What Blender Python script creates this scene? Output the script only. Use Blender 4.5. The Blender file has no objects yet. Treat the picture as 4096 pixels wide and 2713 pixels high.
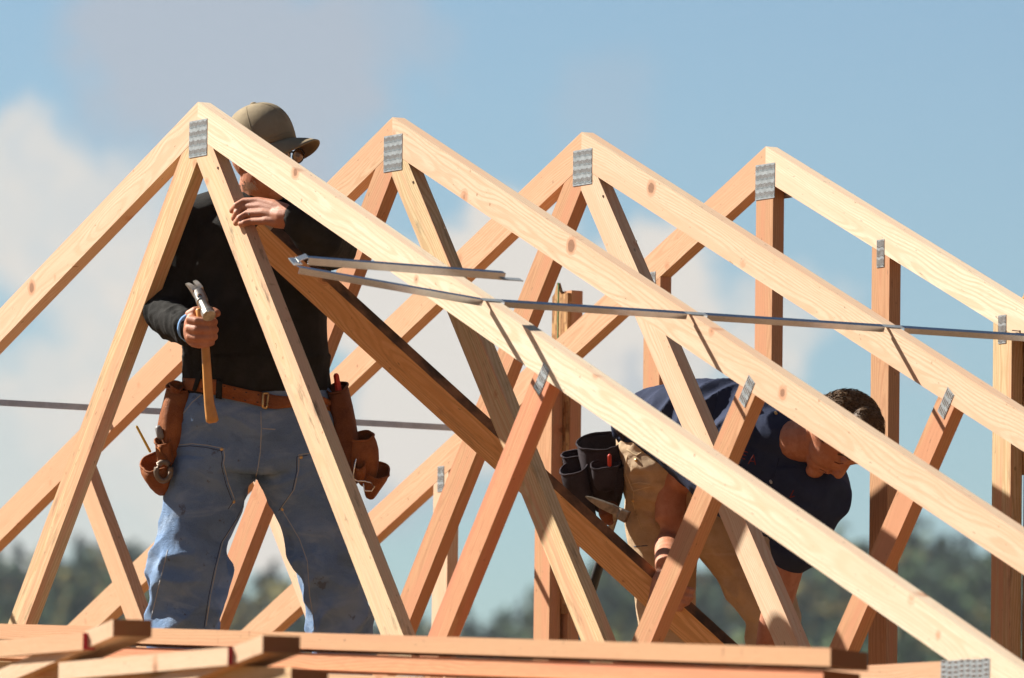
import bpy, bmesh, math, random
import numpy as np
from mathutils import Vector, Matrix, noise as mnoise
from mathutils.bvhtree import BVHTree
SC = bpy.context.scene
COL = SC.collection
# ------------------------------------------------------------------ camera
CAM = Vector((19.0492914, -10.2751953, -2.44946544))
RT = Vector((0.51032295, 0.85988346, 0.01307374))
UP = Vector((0.06523792, -0.05386692, 0.99641476))
FW = Vector((-0.85750481, 0.50764042, 0.08358654))
FPX = 32018.5
cd = bpy.data.cameras.new('camera'); cam = bpy.data.objects.new('camera', cd); COL.objects.link(cam)
cam.matrix_world = Matrix(((RT.x, UP.x, -FW.x, CAM.x), (RT.y, UP.y, -FW.y, CAM.y), (RT.z, UP.z, -FW.z, CAM.z), (0, 0, 0, 1)))
cd.sensor_width = 36; cd.sensor_fit = 'HORIZONTAL'; cd.lens = 36 * FPX / 4096
cd.clip_start = 0.5; cd.clip_end = 12000
cd.dof.use_dof = True; cd.dof.focus_distance = 21.9; cd.dof.aperture_fstop = 6.3
SC.camera = cam
# ------------------------------------------------------------------ light
SUN_DIR = Vector((-1.80, -1.20, 1.87)).normalized()
sl = bpy.data.lights.new('sun', 'SUN'); sun = bpy.data.objects.new('sun', sl); COL.objects.link(sun)
sun.rotation_euler = SUN_DIR.to_track_quat('Z', 'Y').to_euler()
sl.energy = 4.1; sl.angle = math.radians(0.55); sl.color = (1.0, 0.94, 0.85)
SC.view_settings.view_transform = 'Standard'; SC.view_settings.look = 'None'
SC.view_settings.exposure = 1.38; SC.view_settings.gamma = 1.0
try: SC.view_settings.use_curve_mapping = False
except Exception: pass
SC.cycles.max_bounces = 6; SC.cycles.diffuse_bounces = 3; SC.cycles.glossy_bounces = 3
SC.cycles.transmission_bounces = 2; SC.cycles.volume_bounces = 0; SC.cycles.caustics_reflective = False
SC.cycles.caustics_refractive = False; SC.cycles.sample_clamp_indirect = 6

class NT:
    """tiny node-tree writer"""
    def __init__(s, tree): s.t = tree; s.n = tree.nodes; s.l = tree.links
    def node(s, typ, ins=None, **props):
        nd = s.n.new(typ)
        for k, v in props.items(): setattr(nd, k, v)
        for k, v in (ins or {}).items():
            if hasattr(v, 'is_output') or isinstance(v, bpy.types.NodeSocket): s.l.new(v, nd.inputs[k])
            else: nd.inputs[k].default_value = v
        return nd
    def math(s, op, a, b=None, c=None, clamp=False):
        nd = s.n.new('ShaderNodeMath'); nd.operation = op; nd.use_clamp = clamp
        for i, v in enumerate((a, b, c)):
            if v is None: continue
            if isinstance(v, bpy.types.NodeSocket): s.l.new(v, nd.inputs[i])
            else: nd.inputs[i].default_value = v
        return nd.outputs[0]
    def vmath(s, op, a, b=None, out=0):
        nd = s.n.new('ShaderNodeVectorMath'); nd.operation = op
        for i, v in enumerate((a, b)):
            if v is None: continue
            if isinstance(v, bpy.types.NodeSocket): s.l.new(v, nd.inputs[i])
            else: nd.inputs[i].default_value = v
        return nd.outputs[out]
    def scale(s, a, f):
        nd = s.n.new('ShaderNodeVectorMath'); nd.operation = 'SCALE'
        s.l.new(a, nd.inputs[0])
        if isinstance(f, bpy.types.NodeSocket): s.l.new(f, nd.inputs['Scale'])
        else: nd.inputs['Scale'].default_value = f
        return nd.outputs[0]
    def rng(s, v, a, b, c=0.0, d=1.0, smooth=True):
        nd = s.n.new('ShaderNodeMapRange'); nd.interpolation_type = 'SMOOTHSTEP' if smooth else 'LINEAR'
        s.l.new(v, nd.inputs[0])
        for i, x in enumerate((a, b, c, d)): nd.inputs[i + 1].default_value = x
        return nd.outputs[0]
    def noise(s, vec, sc, det=3, rough=.55, dist=0.0, col=False):
        nd = s.n.new('ShaderNodeTexNoise'); nd.inputs['Scale'].default_value = sc; nd.inputs['Detail'].default_value = det
        nd.inputs['Roughness'].default_value = rough; nd.inputs['Distortion'].default_value = dist
        if vec is not None: s.l.new(vec, nd.inputs['Vector'])
        return nd.outputs['Color' if col else 'Fac']
    def mix(s, f, a, b, mode='MIX'):
        nd = s.n.new('ShaderNodeMix'); nd.data_type = 'RGBA'; nd.blend_type = mode; nd.clamp_factor = True
        def put(i, v):
            if isinstance(v, bpy.types.NodeSocket): s.l.new(v, nd.inputs[i])
            elif i == 0: nd.inputs[0].default_value = v
            else: nd.inputs[i].default_value = (v[0], v[1], v[2], 1)
        put(0, f); put(6, a); put(7, b)
        return nd.outputs[2]

def dirpx(x, y):
    return (FW + RT * ((x - 2048) / FPX) - UP * ((y - 1356.5) / FPX))

w = bpy.data.worlds.new('World'); SC.world = w; w.use_nodes = True
W = NT(w.node_tree); W.n.clear()
sky = W.node('ShaderNodeTexSky', sky_type='NISHITA', sun_disc=False, sun_elevation=math.asin(SUN_DIR.z),
             sun_rotation=math.atan2(SUN_DIR.x, SUN_DIR.y), altitude=50, air_density=1.0, dust_density=0.35, ozone_density=2.2)
tc = W.node('ShaderNodeTexCoord').outputs['Generated']
wob = W.noise(tc, 34, 5, .62, col=True)
wv = W.vmath('ADD', tc, W.scale(W.vmath('SUBTRACT', wob, (.5, .5, .5)), .030))
def blobs(lst):
    acc = None
    for (x, y, r, a) in lst:            # cloud banks standing at fixed bearings of the sky
        d = dirpx(x * 1.7305, y * 1.7305).normalized()
        dist = W.vmath('DISTANCE', wv, tuple(d), out=1)
        m = W.rng(dist, r * 1.7305 / FPX, r * 1.7305 / FPX * .25, 0, a)
        acc = m if acc is None else W.math('ADD', acc, m)
    return acc
pale = blobs([(60, 560, 330, .85), (330, 640, 330, .5), (60, 330, 160, .45), (230, 1020, 330, 1.0), (20, 1050, 240, .8), (420, 1150, 260, .7), (1150, 600, 230, 1.0),
              (1000, 780, 290, 1.0), (1200, 860, 290, 1.0), (120, 1180, 300, .9), (560, 1180, 260, .8), (820, 700, 200, .5), (980, 1010, 200, .7), (1500, 700, 230, .9), (1800, 740, 190, .75), (700, 1150, 260, .8), (1560, 840, 180, .8), (1300, 980, 200, .5)])
grey = blobs([(520, 130, 420, 1.0), (880, 110, 260, .6), (260, 90, 260, .6), (700, 330, 260, .45), (1380, 280, 260, .4), (650, 620, 300, .5),
              (1480, 830, 260, .9), (900, 1080, 260, .8), (1200, 1020, 260, .5), (300, 420, 220, .4), (2050, 880, 120, .35)])
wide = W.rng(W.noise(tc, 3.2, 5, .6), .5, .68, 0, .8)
fl = W.rng(W.noise(wv, 30, 5, .62), .30, .66, .62, 1.3)
pm = W.math('MULTIPLY', W.rng(pale, .08, .75), fl, clamp=True)
gm = W.rng(grey, .05, .95, 0, .72)
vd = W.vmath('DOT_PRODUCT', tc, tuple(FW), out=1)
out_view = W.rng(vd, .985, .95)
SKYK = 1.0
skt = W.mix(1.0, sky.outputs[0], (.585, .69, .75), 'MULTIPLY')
c0 = W.mix(W.math('MULTIPLY', wide, out_view), W.mix(out_view, skt, (.62, .58, .54), 'MULTIPLY'), (1.9, 1.8, 1.7))  # sky outside the view dimmed and warmed to cut blue fill on shaded faces
c1 = W.mix(gm, c0, (3.6, 3.72, 4.1))
c2 = W.mix(pm, c1, (5.9, 5.55, 5.1))
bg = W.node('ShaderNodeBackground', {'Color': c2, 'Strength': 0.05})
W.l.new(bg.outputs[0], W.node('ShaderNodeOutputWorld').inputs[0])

# ------------------------------------------------------------------ helpers
def tag(o, label=None, cat=None, group=None, kind=None):
    if label: o['label'] = label
    if cat: o['category'] = cat
    if group: o['group'] = group
    if kind: o['kind'] = kind
    return o
def empty(name, loc, label, cat, group=None):
    o = bpy.data.objects.new(name, None); COL.objects.link(o); o.location = loc; o.empty_display_size = .1
    return tag(o, label, cat, group)
def link(name, me, mats, parent=None, label=None):
    o = bpy.data.objects.new(name, me); COL.objects.link(o)
    for m in (mats if isinstance(mats, (list, tuple)) else [mats]): me.materials.append(m)
    if parent is not None:
        o.parent = parent; o.matrix_parent_inverse = Matrix.Translation(parent_loc(parent)).inverted()
    if label: o['label'] = label
    return o
def parent_loc(p):
    v = Vector(p.location)
    return v
def newmat(name, rough=.7, spec=.3):
    m = bpy.data.materials.new(name); m.use_nodes = True
    t = NT(m.node_tree); b = t.n['Principled BSDF']
    b.inputs['Roughness'].default_value = rough
    b.inputs['Specular IOR Level'].default_value = spec
    return m, t, b
def setc(t, b, name, v):
    if isinstance(v, bpy.types.NodeSocket): t.l.new(v, b.inputs[name])
    else: b.inputs[name].default_value = (*v, 1) if len(v) == 3 else v

def wood(name, pale, dark, pink=(.72, .36, .22), pinkamt=.4, grain=1.0, knots=1.0, rough=.62, stain=0.0, wave=150.0):
    m, t, b = newmat(name, rough, .25)
    g = t.node('ShaderNodeAttribute', attribute_name='g').outputs['Vector']
    # local board coordinates: x along, y across the wide face, z through
    sx = t.node('ShaderNodeMapping', {'Vector': g, 'Scale': (1.3, 1.0, 1.0)}).outputs[0]
    low = t.noise(t.node('ShaderNodeMapping', {'Vector': g, 'Scale': (1.6, 6.0, 6.0)}).outputs[0], 1.0, 2, .5, col=True)
    gd = t.vmath('ADD', g, t.vmath('MULTIPLY', t.vmath('SUBTRACT', low, (.5, .5, .5)), (0, .075, .075)))
    # knots in stretched cells
    kv = t.node('ShaderNodeMapping', {'Vector': g, 'Scale': (3.4, 10.0, 5.0)}).outputs[0]
    vor = t.node('ShaderNodeTexVoronoi', {'Vector': kv, 'Scale': 1.0, 'Randomness': 1.0}, feature='F1')
    kdv = t.vmath('MULTIPLY', t.vmath('SUBTRACT', kv, vor.outputs['Position']), (1 / 3.4, 1 / 10.0, .45 / 5.0))
    kd = t.vmath('LENGTH', t.vmath('ADD', kdv, t.scale(t.vmath('SUBTRACT', t.noise(g, 60, 2, .5, col=True), (.5, .5, .5)), .006)), out=1)
    kr = t.node('ShaderNodeSeparateColor', {0: vor.outputs['Color']}).outputs[0]
    ksz = t.rng(kr, .25, 1.0, .0, 0.0135 * knots, smooth=False)
    kn = t.math('SUBTRACT', kd, ksz)
    on_ = t.rng(kr, .26, .36)
    halo = t.math('MULTIPLY', t.rng(kn, .013, .0), on_, clamp=True)
    core = t.math('MULTIPLY', t.rng(kn, .0, -.003), on_, clamp=True)
    sep = t.node('ShaderNodeSeparateXYZ', {0: gd})
    yy = t.math('SUBTRACT', sep.outputs[1], .018); zz = t.math('ADD', sep.outputs[2], .035)
    rad = t.math('SQRT', t.math('ADD', t.math('MULTIPLY', yy, yy), t.math('MULTIPLY', zz, zz)))
    rad = t.math('ADD', rad, t.math('MULTIPLY', halo, .010))
    ring = t.math('SINE', t.math('MULTIPLY', rad, wave * 6.28))
    ringm = t.rng(ring, -.35, 1.0, 0, 1)
    fine = t.noise(t.node('ShaderNodeMapping', {'Vector': gd, 'Scale': (14, 420, 420)}).outputs[0], 1.0, 3, .6)
    blot = t.noise(t.node('ShaderNodeMapping', {'Vector': g, 'Scale': (.8, 20, 20)}).outputs[0], 1.0, 4, .6)
    c = t.mix(t.math('MULTIPLY', ringm, .50 * grain), pale, dark)
    c = t.mix(t.rng(fine, .42, .72, 0, .5 * grain), c, dark)
    c = t.mix(t.rng(blot, .44, .62, 0, min(1, pinkamt * 1.5)), c, pink)
    c = t.mix(t.math('MULTIPLY', halo, .6), c, (.52, .22, .11))
    c = t.mix(t.math('MULTIPLY', core, .75), c, (.22, .11, .06))
    if stain:
        st = t.noise(t.node('ShaderNodeMapping', {'Vector': g, 'Scale': (5, 26, 26)}).outputs[0], 1.0, 5, .7)
        c = t.mix(t.rng(st, .55, .72, 0, stain), c, (.10, .07, .045))
    pv_ = t.node('ShaderNodeMapping', {'Vector': g, 'Scale': (8.0, 24.0, 12.0), 'Location': (3.3, 1.7, .4)}).outputs[0]
    pvo = t.node('ShaderNodeTexVoronoi', {'Vector': pv_, 'Scale': 1.0, 'Randomness': 1.0}, feature='F1')
    pd = t.vmath('LENGTH', t.vmath('MULTIPLY', t.vmath('SUBTRACT', pv_, pvo.outputs['Position']), (1 / 8.0, 1 / 24.0, .4 / 12.0)), out=1)
    pr = t.node('ShaderNodeSeparateColor', {0: pvo.outputs['Color']}).outputs[1]
    c = t.mix(t.math('MULTIPLY', t.rng(pd, .0065, .0015), t.rng(pr, .68, .72, 0, .75 * min(1, knots + .2))), c, (.36, .17, .09))
    specks = t.noise(t.node('ShaderNodeMapping', {'Vector': g, 'Scale': (40, 110, 110)}).outputs[0], 1.0, 2, .5)
    c = t.mix(t.rng(specks, .70, .76, 0, .5), c, (.14, .075, .04))
    setc(t, b, 'Base Color', c)
    bmp = t.node('ShaderNodeBump', {'Height': t.math('ADD', t.math('MULTIPLY', fine, .6), t.math('MULTIPLY', ringm, -.3)), 'Strength': .28, 'Distance': .0016})
    t.l.new(bmp.outputs[0], b.inputs['Normal'])
    return m
M = {}
M['w_pale'] = wood('pale_fir', (.79, .68, .51), (.66, .44, .26), (.77, .54, .37), .48, 1.0, 1.5)
M['w_cream'] = wood('cream_fir', (.72, .555, .39), (.57, .34, .19), (.70, .45, .29), .55, .9, 1.5)
M['w_peach'] = wood('peach_fir', (.66, .435, .265), (.51, .26, .13), (.65, .36, .21), .55, .9, 1.4)
M['w_pink'] = wood('pink_fir', (.59, .335, .18), (.43, .205, .10), (.58, .275, .15), .6, 1.0, .9)
M['w_tan'] = wood('tan_fir', (.68, .52, .30), (.50, .32, .155), (.64, .33, .19), .55, 1.2, .6, stain=.45)
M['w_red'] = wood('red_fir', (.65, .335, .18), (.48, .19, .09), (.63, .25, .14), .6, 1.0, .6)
M['w_dark'] = wood('wet_brown_board', (.80, .49, .25), (.56, .29, .12), (.70, .37, .16), .4, 1.3, .7, .5, stain=.3, wave=210)
M['w_plate'] = wood('plate_lumber', (.62, .37, .205), (.52, .27, .14), (.62, .31, .175), .4, .7, .7)
M['w_wane'] = wood('barky_fir', (.71, .54, .34), (.60, .39, .20), (.70, .42, .27), .45, .8, .7, stain=.75)
M['w_end_shade'] = wood('shaded_end_grain', (.30, .135, .055), (.22, .09, .035), (.30, .12, .05), .4, .6, 0)  # end grain, darkened further so the ends' shade is in the colour

def osb():
    m, t, b = newmat('strand_board', .8, .2)
    g = t.node('ShaderNodeAttribute', attribute_name='g').outputs['Vector']
    v = t.node('ShaderNodeTexVoronoi', {'Vector': t.node('ShaderNodeMapping', {'Vector': g, 'Scale': (28, 75, 75)}).outputs[0], 'Scale': 1.0}, feature='F1', distance='CHEBYCHEV')
    cr = t.node('ShaderNodeSeparateColor', {0: v.outputs['Color']}).outputs[0]
    c = t.mix(cr, (.62, .38, .17), (.30, .14, .055))
    c = t.mix(t.rng(v.outputs['Distance'], .35, .6, 0, .6), c, (.14, .07, .03))
    setc(t, b, 'Base Color', c)
    t.l.new(t.node('ShaderNodeBump', {'Height': cr, 'Strength': .5, 'Distance': .003}).outputs[0], b.inputs['Normal'])
    return m
M['osb'] = osb()

def simple(name, col, rough=.6, metal=0.0, spec=.4, var=.0, sc=30, bump=0.0, bsc=200, col2=None, det=4):
    m, t, b = newmat(name, rough, spec); b.inputs['Metallic'].default_value = metal
    o = t.node('ShaderNodeTexCoord').outputs['Object']
    if var or col2:
        c2 = col2 or tuple(x * (1 - var) for x in col)
        setc(t, b, 'Base Color', t.mix(t.rng(t.noise(o, sc, det, .6), .35, .7), col, c2))
    else: setc(t, b, 'Base Color', col)
    if bump: t.l.new(t.node('ShaderNodeBump', {'Height': t.noise(o, bsc, 3, .6), 'Strength': bump, 'Distance': .002}).outputs[0], b.inputs['Normal'])
    return m
M['zinc'] = simple('galvanised_steel', (.50, .535, .545), .45, .65, .5, .25, 60, .3, 300)
M['zincd'] = simple('punched_slot', (.10, .055, .03), .8)
M['zinct'] = simple('bright_tooth', (.95, .95, .92), .25, .9, .6)
M['steel'] = simple('spacer_steel', (.47, .50, .55), .2, 1.0, .5, .12, 30)

def setg(me, O, ax, ay, az, off):
    """board coordinates of every vertex, so that the grain runs along the board"""
    n = len(me.vertices); co = np.empty(n * 3); me.vertices.foreach_get('co', co); co = co.reshape(-1, 3) - np.array(O)
    A = np.array([ax, ay, az]).T
    g = co @ A + np.array(off)
    at = me.attributes.new('g', 'FLOAT_VECTOR', 'POINT'); at.data.foreach_set('vector', g.astype(np.float32).ravel())
RND = random.Random(11)
def bmesh_obj(name, bm, mats, parent, bev=0.0, grain=None, label=None, smooth=False):
    if bev:
        es = [e for e in bm.edges if len(e.link_faces) == 2 and e.calc_face_angle(0) > .6]
        bmesh.ops.bevel(bm, geom=es, offset=bev, segments=2, affect='EDGES', profile=.5)
    bmesh.ops.recalc_face_normals(bm, faces=bm.faces)
    me = bpy.data.meshes.new(name); bm.to_mesh(me); bm.free()
    if grain: setg(me, *grain)
    if smooth: me.polygons.foreach_set('use_smooth', [True] * len(me.polygons))
    return link(name, me, mats, parent, label)
def roff(): return (RND.uniform(0, 60), RND.uniform(-.03, .03), RND.uniform(-.02, .02) + RND.choice((0, .03)))
def prism(name, pts, y0, y1, mat, parent, axis=(1, 0), bev=.0022, label=None):
    """board cut from a polygon in the truss plane (x, z), as thick as y0..y1; axis = grain direction"""
    bm = bmesh.new()
    a = [bm.verts.new((x, y0, z)) for x, z in pts]; b = [bm.verts.new((x, y1, z)) for x, z in pts]
    bm.faces.new(a); bm.faces.new(b[::-1])
    for i in range(len(pts)): bm.faces.new((a[i], b[i], b[(i + 1) % len(pts)], a[(i + 1) % len(pts)]))
    l = math.hypot(*axis); ax = Vector((axis[0] / l, 0, axis[1] / l)); az = Vector((0, 1, 0)); ay = az.cross(ax)
    c = (sum(p[0] for p in pts) / len(pts), (y0 + y1) / 2, sum(p[1] for p in pts) / len(pts))
    return bmesh_obj(name, bm, mat, parent, bev, (c, ax, ay, az, roff()), label)
def board(name, P0, P1, wdir, wd, th, mat, parent, bev=.0025, label=None, segs=1, bend=None):
    """straight board from P0 to P1 (centre line); wdir = direction of its wide side"""
    P0 = Vector(P0); P1 = Vector(P1); ax = (P1 - P0).normalized(); wv_ = Vector(wdir); wv_ = (wv_ - ax * wv_.dot(ax)).normalized(); tv = ax.cross(wv_)
    bm = bmesh.new(); rings = []
    for i in range(segs + 1):
        f = i / segs; c = P0.lerp(P1, f)
        if bend: c = c + Vector(bend) * (4 * f * (1 - f))
        rings.append([bm.verts.new(c + wv_ * sa * wd / 2 + tv * sb * th / 2) for sa, sb in ((-1, -1), (1, -1), (1, 1), (-1, 1))])
    for r0, r1 in zip(rings, rings[1:]):
        for k in range(4): bm.faces.new((r0[k], r0[(k + 1) % 4], r1[(k + 1) % 4], r1[k]))
    bm.faces.new(rings[0][::-1]); bm.faces.new(rings[-1])
    return bmesh_obj(name, bm, mat, parent, bev, (P0.lerp(P1, .5), ax, wv_, tv, roff()), label)
def boxes(name, lst, mats, parent, label=None):
    """several axis frames joined: (centre, half sizes, X, Y, Z axes, material index)"""
    bm = bmesh.new()
    for (c, h, X, Y, Z, mi) in lst:
        c = Vector(c); X = Vector(X); Y = Vector(Y); Z = Vector(Z)
        vs = [bm.verts.new(c + X * h[0] * i + Y * h[1] * j + Z * h[2] * k) for i in (-1, 1) for j in (-1, 1) for k in (-1, 1)]
        for f in ((0, 1, 3, 2), (4, 6, 7, 5), (0, 4, 5, 1), (2, 3, 7, 6), (0, 2, 6, 4), (1, 5, 7, 3)):
            fc = bm.faces.new([vs[i] for i in f]); fc.material_index = mi
    bmesh.ops.recalc_face_normals(bm, faces=bm.faces)
    me = bpy.data.meshes.new(name); bm.to_mesh(me); bm.free()
    return link(name, me, mats, parent, label)

# ------------------------------------------------------------------ roof trusses
BAY = .6096; TH = .0381; WD = .0889; S = .4167; ZB = -1.633
KS = math.sqrt(1 + S * S); DZ = WD * KS
XH = (abs(ZB) + WD - DZ) / S      # where the underside of the chord meets the bottom of the tie
def nail_plate(parent, cx, cz, y, w_, h_, rot=0.0, cols=16, rows=4, slot=.011, vertical=True, name='connector_plate'):
    ca, sa = math.cos(rot), math.sin(rot)
    X = Vector((ca, 0, sa)); Z = Vector((-sa, 0, ca)); Y = Vector((0, 1, 0)); L = []
    c0_ = Vector((cx, y - .0006, cz))
    L.append((c0_, (w_ / 2, .0006, h_ / 2), X, Y, Z, 0))
    for r in range(rows):
        for c in range(cols):
            u = (c + .5) / cols * w_ - w_ / 2; q = abs(((c % 4) - 1.5)) - 1
            v = (r + .5) / rows * h_ - h_ / 2 + q * .0022 + .002
            if vertical:
                L.append((c0_ + X * u + Z * v - Y * .0007, (w_ / cols * .16, .0003, slot / 2), X, Y, Z, 1))
                L.append((c0_ + X * u + Z * (v - slot / 2 - .0016) - Y * .0009, (w_ / cols * .27, .0007, .0016), X, Y, Z, 2))
            else:
                L.append((c0_ + X * u + Z * v - Y * .0007, (w_ / cols * .3, .0003, .0016), X, Y, Z, 1))
                L.append((c0_ + X * (u - .001) + Z * (v + .0028) - Y * .0009, (w_ / cols * .3, .0007, .0014), X, Y, Z, 2))
    return boxes(name, L, [M['zinc'], M['zincd'], M['zinct']], parent)
def chord(parent, y, sg, mat, x1=4.45):
    pts = [(0, 0), (0, -DZ), (sg * x1, -S * x1 - DZ), (sg * x1, -S * x1)]
    return prism('top_chord', pts, y, y + TH, mat, parent, (1, -sg * S), bev=.003)
def inner_web(parent, y, sg, mat):
    k = .79; hw = .0889 * math.sqrt(1 + k * k)       # horizontal width of the web
    zt = -.163; zb_ = ZB
    # joint line x = 0 at the top, chord underside above it
    xr = lambda z: (zt - z) * k                      # left/inner edge, measured from x = 0
    # outer edge meets the underside of the chord
    zo = -DZ - S * 0 ; x_o = lambda z: xr(z) + hw
    zt2 = (-DZ - S * (zt * k + hw)) / (1 - S * k)
    pts = [(0, zt), (0, -DZ - .001), (sg * x_o(zt2), zt2 - .001), (sg * x_o(zb_), zb_ + .001), (sg * xr(zb_), zb_ + .001)]
    return prism('web', pts, y + .0004, y + TH - .0004, mat, parent, (sg * k, -1))
def outer_web(parent, y, sg, mat):
    x0, z0 = 1.805, -DZ - S * 1.805 - .001; x1 = 1.885; z1 = z0 - .0
    k = .80; hw = .114
    zr = -DZ - S * x0 - .001
    # right edge parallel, meeting the chord at x = 1.90
    xr_t = 1.880; zr_t = -DZ - S * xr_t - .001
    bl = x0 - (x0 and (zr - ZB) * k); br = xr_t - (zr_t - ZB) * k
    pts = [(sg * x0, zr), (sg * xr_t, zr_t), (sg * br, ZB + .001), (sg * bl, ZB + .001)]
    return prism('web', pts, y + .0004, y + TH - .0004, mat, parent, (sg * k, 1))
TR = [('first roof truss, its pale cream right rafter crossing in front of the hammer man', ('w_cream', 'w_pale', 'w_tan', 'w_wane', 'w_peach', 'w_red', 'w_peach')),
      ('second roof truss from the left, its right rafter hiding the face of the stooping man', ('w_peach', 'w_cream', 'w_pink', 'w_tan', 'w_peach', 'w_pink', 'w_peach')),
      ('third roof truss from the left, its steel plate at the peak above the stooping man', ('w_peach', 'w_cream', 'w_pink', 'w_cream', 'w_cream', 'w_pink', 'w_peach'))]
for k, (lab, ms) in enumerate(TR):
    y = BAY * k; T = empty('roof_truss', (0, y, ZB), lab, 'roof truss', 'fink roof trusses standing in a row')
    chord(T, y, -1, M[ms[0]]); chord(T, y, 1, M[ms[1]])
    inner_web(T, y, -1, M[ms[2]]); inner_web(T, y, 1, M[ms[3]])
    outer_web(T, y, -1, M[ms[4]]); outer_web(T, y, 1, M[ms[5]])
    prism('bottom_chord', [(-3.69, ZB), (3.69, ZB), (3.9, ZB - WD), (-3.9, ZB - WD)], y, y + TH, M[ms[6]], T, (1, 0))
    nail_plate(T, .006 + .001 * k, -.1, y, .101, .1)
    a = math.atan2(-.075, -.045); rot = -math.radians(58) + math.pi / 2
    for sg in (-1, 1): nail_plate(T, sg * 1.842, -.868, y, .037, .077, sg * -math.radians(38), 5, 3, .013)
    for sg in (-1, 1): nail_plate(T, sg * 3.757, -1.69, y, .2, .115, 0, 8, 10, .013, False)
    for sg in (-1, 1): nail_plate(T, sg * 1.2, ZB - .01, y, .15, .1)
y = 3 * BAY
G = empty('gable_truss', (0, y, ZB), 'last truss in the row, with upright studs instead of slanting webs', 'roof truss')
chord(G, y, -1, M['w_peach']); chord(G, y, 1, M['w_pale'])
STM = {-5: 'w_peach', -4: 'w_cream', -3: 'w_cream', -2: 'w_pink', -1: 'w_pink', 0: 'w_pink', 1: 'w_pink', 2: 'w_tan', 3: 'w_peach', 4: 'w_peach', 5: 'w_peach'}
for j in range(-5, 6):
    xc = -.003 + .6015 * j; a_, b_ = xc - WD / 2, xc + WD / 2
    if j == 0: pts = [(a_, ZB), (a_, -DZ + S * a_), (0, -DZ), (b_, -DZ - S * b_), (b_, ZB)]
    else: pts = [(a_, ZB), (a_, -DZ - S * abs(a_)), (b_, -DZ - S * abs(b_)), (b_, ZB)]
    pts = [(px_, z if z == ZB else z - .001) for px_, z in pts]
    prism('stud', pts, y + .0004, y + TH - .0004, M[STM[j]], G, (0, 1))
    if j: nail_plate(G, xc + (.0 if j > 0 else .0), -S * abs(xc) - .1, y, .037, .077, 0, 6, 3, .014)
prism('bottom_chord', [(-3.69, ZB), (3.69, ZB), (3.9, ZB - WD), (-3.9, ZB - WD)], y, y + TH, M['w_peach'], G, (1, 0))
nail_plate(G, 0, -.1, y, .101, .1)
nail_plate(G, 0.03, -.1, y + TH + .001, .101, .1)
# ------------------------------------------------------------------ surveying helpers: where a sight line meets a plane of the building
def ray(x, y): return dirpx(x, y)
def at_y(q, Y): d = ray(*q); return CAM + d * ((Y - CAM.y) / d.y)
def at_x(q, X): d = ray(*q); return CAM + d * ((X - CAM.x) / d.x)
def at_d(q, D): return CAM + ray(*q) * D
# ------------------------------------------------------------------ galvanised truss spacers
def angle_bar(name, P0, P1, a_dir, b_dir, aw, bw, parent, mat, t=.0012):
    """thin L-section from P0 to P1; flange a and hanging flange b"""
    P0 = Vector(P0); P1 = Vector(P1); L_ = (P1 - P0); ln = L_.length; X = L_ / ln
    A_ = Vector(a_dir); A_ = (A_ - X * A_.dot(X)).normalized(); B_ = Vector(b_dir); B_ = (B_ - X * B_.dot(X) - A_ * B_.dot(A_)).normalized()
    c = P0 + L_ / 2
    lst = [(c + A_ * aw / 2, (ln / 2, aw / 2, t / 2), X, A_, B_, 0)]
    if bw: lst.append((c + A_ * aw + B_ * bw / 2, (ln / 2, bw / 2, t / 2), X, B_, A_, 0))
    return boxes(name, lst, mat, parent)
ca_, sa_ = 1 / KS, S / KS
M['steel2'] = simple('dull_spacer_steel', (.60, .68, .72), .55, .1, .5, .2, 30)
def spacer(x, sg, ks, label, free=False):
    z = -S * abs(x) + .0015
    o = empty('metal_spacer', (x, BAY * ks[0], z), label, 'metal spacer')
    A_ = (ca_, 0, -sg * sa_) if sg > 0 else (ca_, 0, sa_); B_ = (-sg * sa_, 0, -ca_)
    for k in ks:
        y0 = BAY * k
        if k != ks[-1]:
            angle_bar('channel', (x, y0 + TH + .012, z), (x, y0 + BAY - .012, z), A_, B_ if sg > 0 else (0, 0, -1), .021, .0145 if sg > 0 else .02, o, M['steel' if sg > 0 else 'steel2'])
        angle_bar('nailing_tab', (x, y0 - .012, z), (x, y0 + TH + .012, z), A_, B_, .022, 0, o, M['zinc'])
    return o
sp = spacer(1.550, 1, [0, 1, 2, 3], 'grey metal spacer strip across the right rafters, its loose end folded back on itself')
tip = at_y((1185, 1062), -.585); root = Vector((1.550, -.013, -S * 1.55 + .002))
A_ = Vector((ca_, 0, -sa_)); B_ = Vector((-sa_, 0, -ca_))
angle_bar('channel', root, tip, A_, B_, .018, .016, sp, M['steel'])
q0 = at_y((1222, 1024), -.575); mid = Vector((1.607, 0, -.578)); q1 = mid + (mid - q0) * .035
angle_bar('channel', q0, q1, A_, B_, .017, .018, sp, M['steel'])
hg = boxes('hinge', [(tip.lerp(q0, .38) + Vector((0, -.012, 0)), (.012, .02, .0012), (0, 1, .1), (.8, .0, -.5), (.5, 0, .8), 0),
                     (tip.lerp(q0, .8) + Vector((0, -.005, .0)), (.016, .011, .0012), (0, .9, .35), (.8, .0, -.5), (.5, 0, .8), 0)], M['zinct'], sp)
boxes('nailing_tab', [(q1 + Vector((.012, .02, -.02)), (.03, .011, .001), (0, 1, .0), (ca_, 0, -sa_), (sa_, 0, ca_), 0)], M['zinc'], sp)
spacer(-1.700, -1, [-1, 0, 1, 2, 3], 'straight grey metal spacer strip across the left rafters, low behind the man with the hammer')

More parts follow.
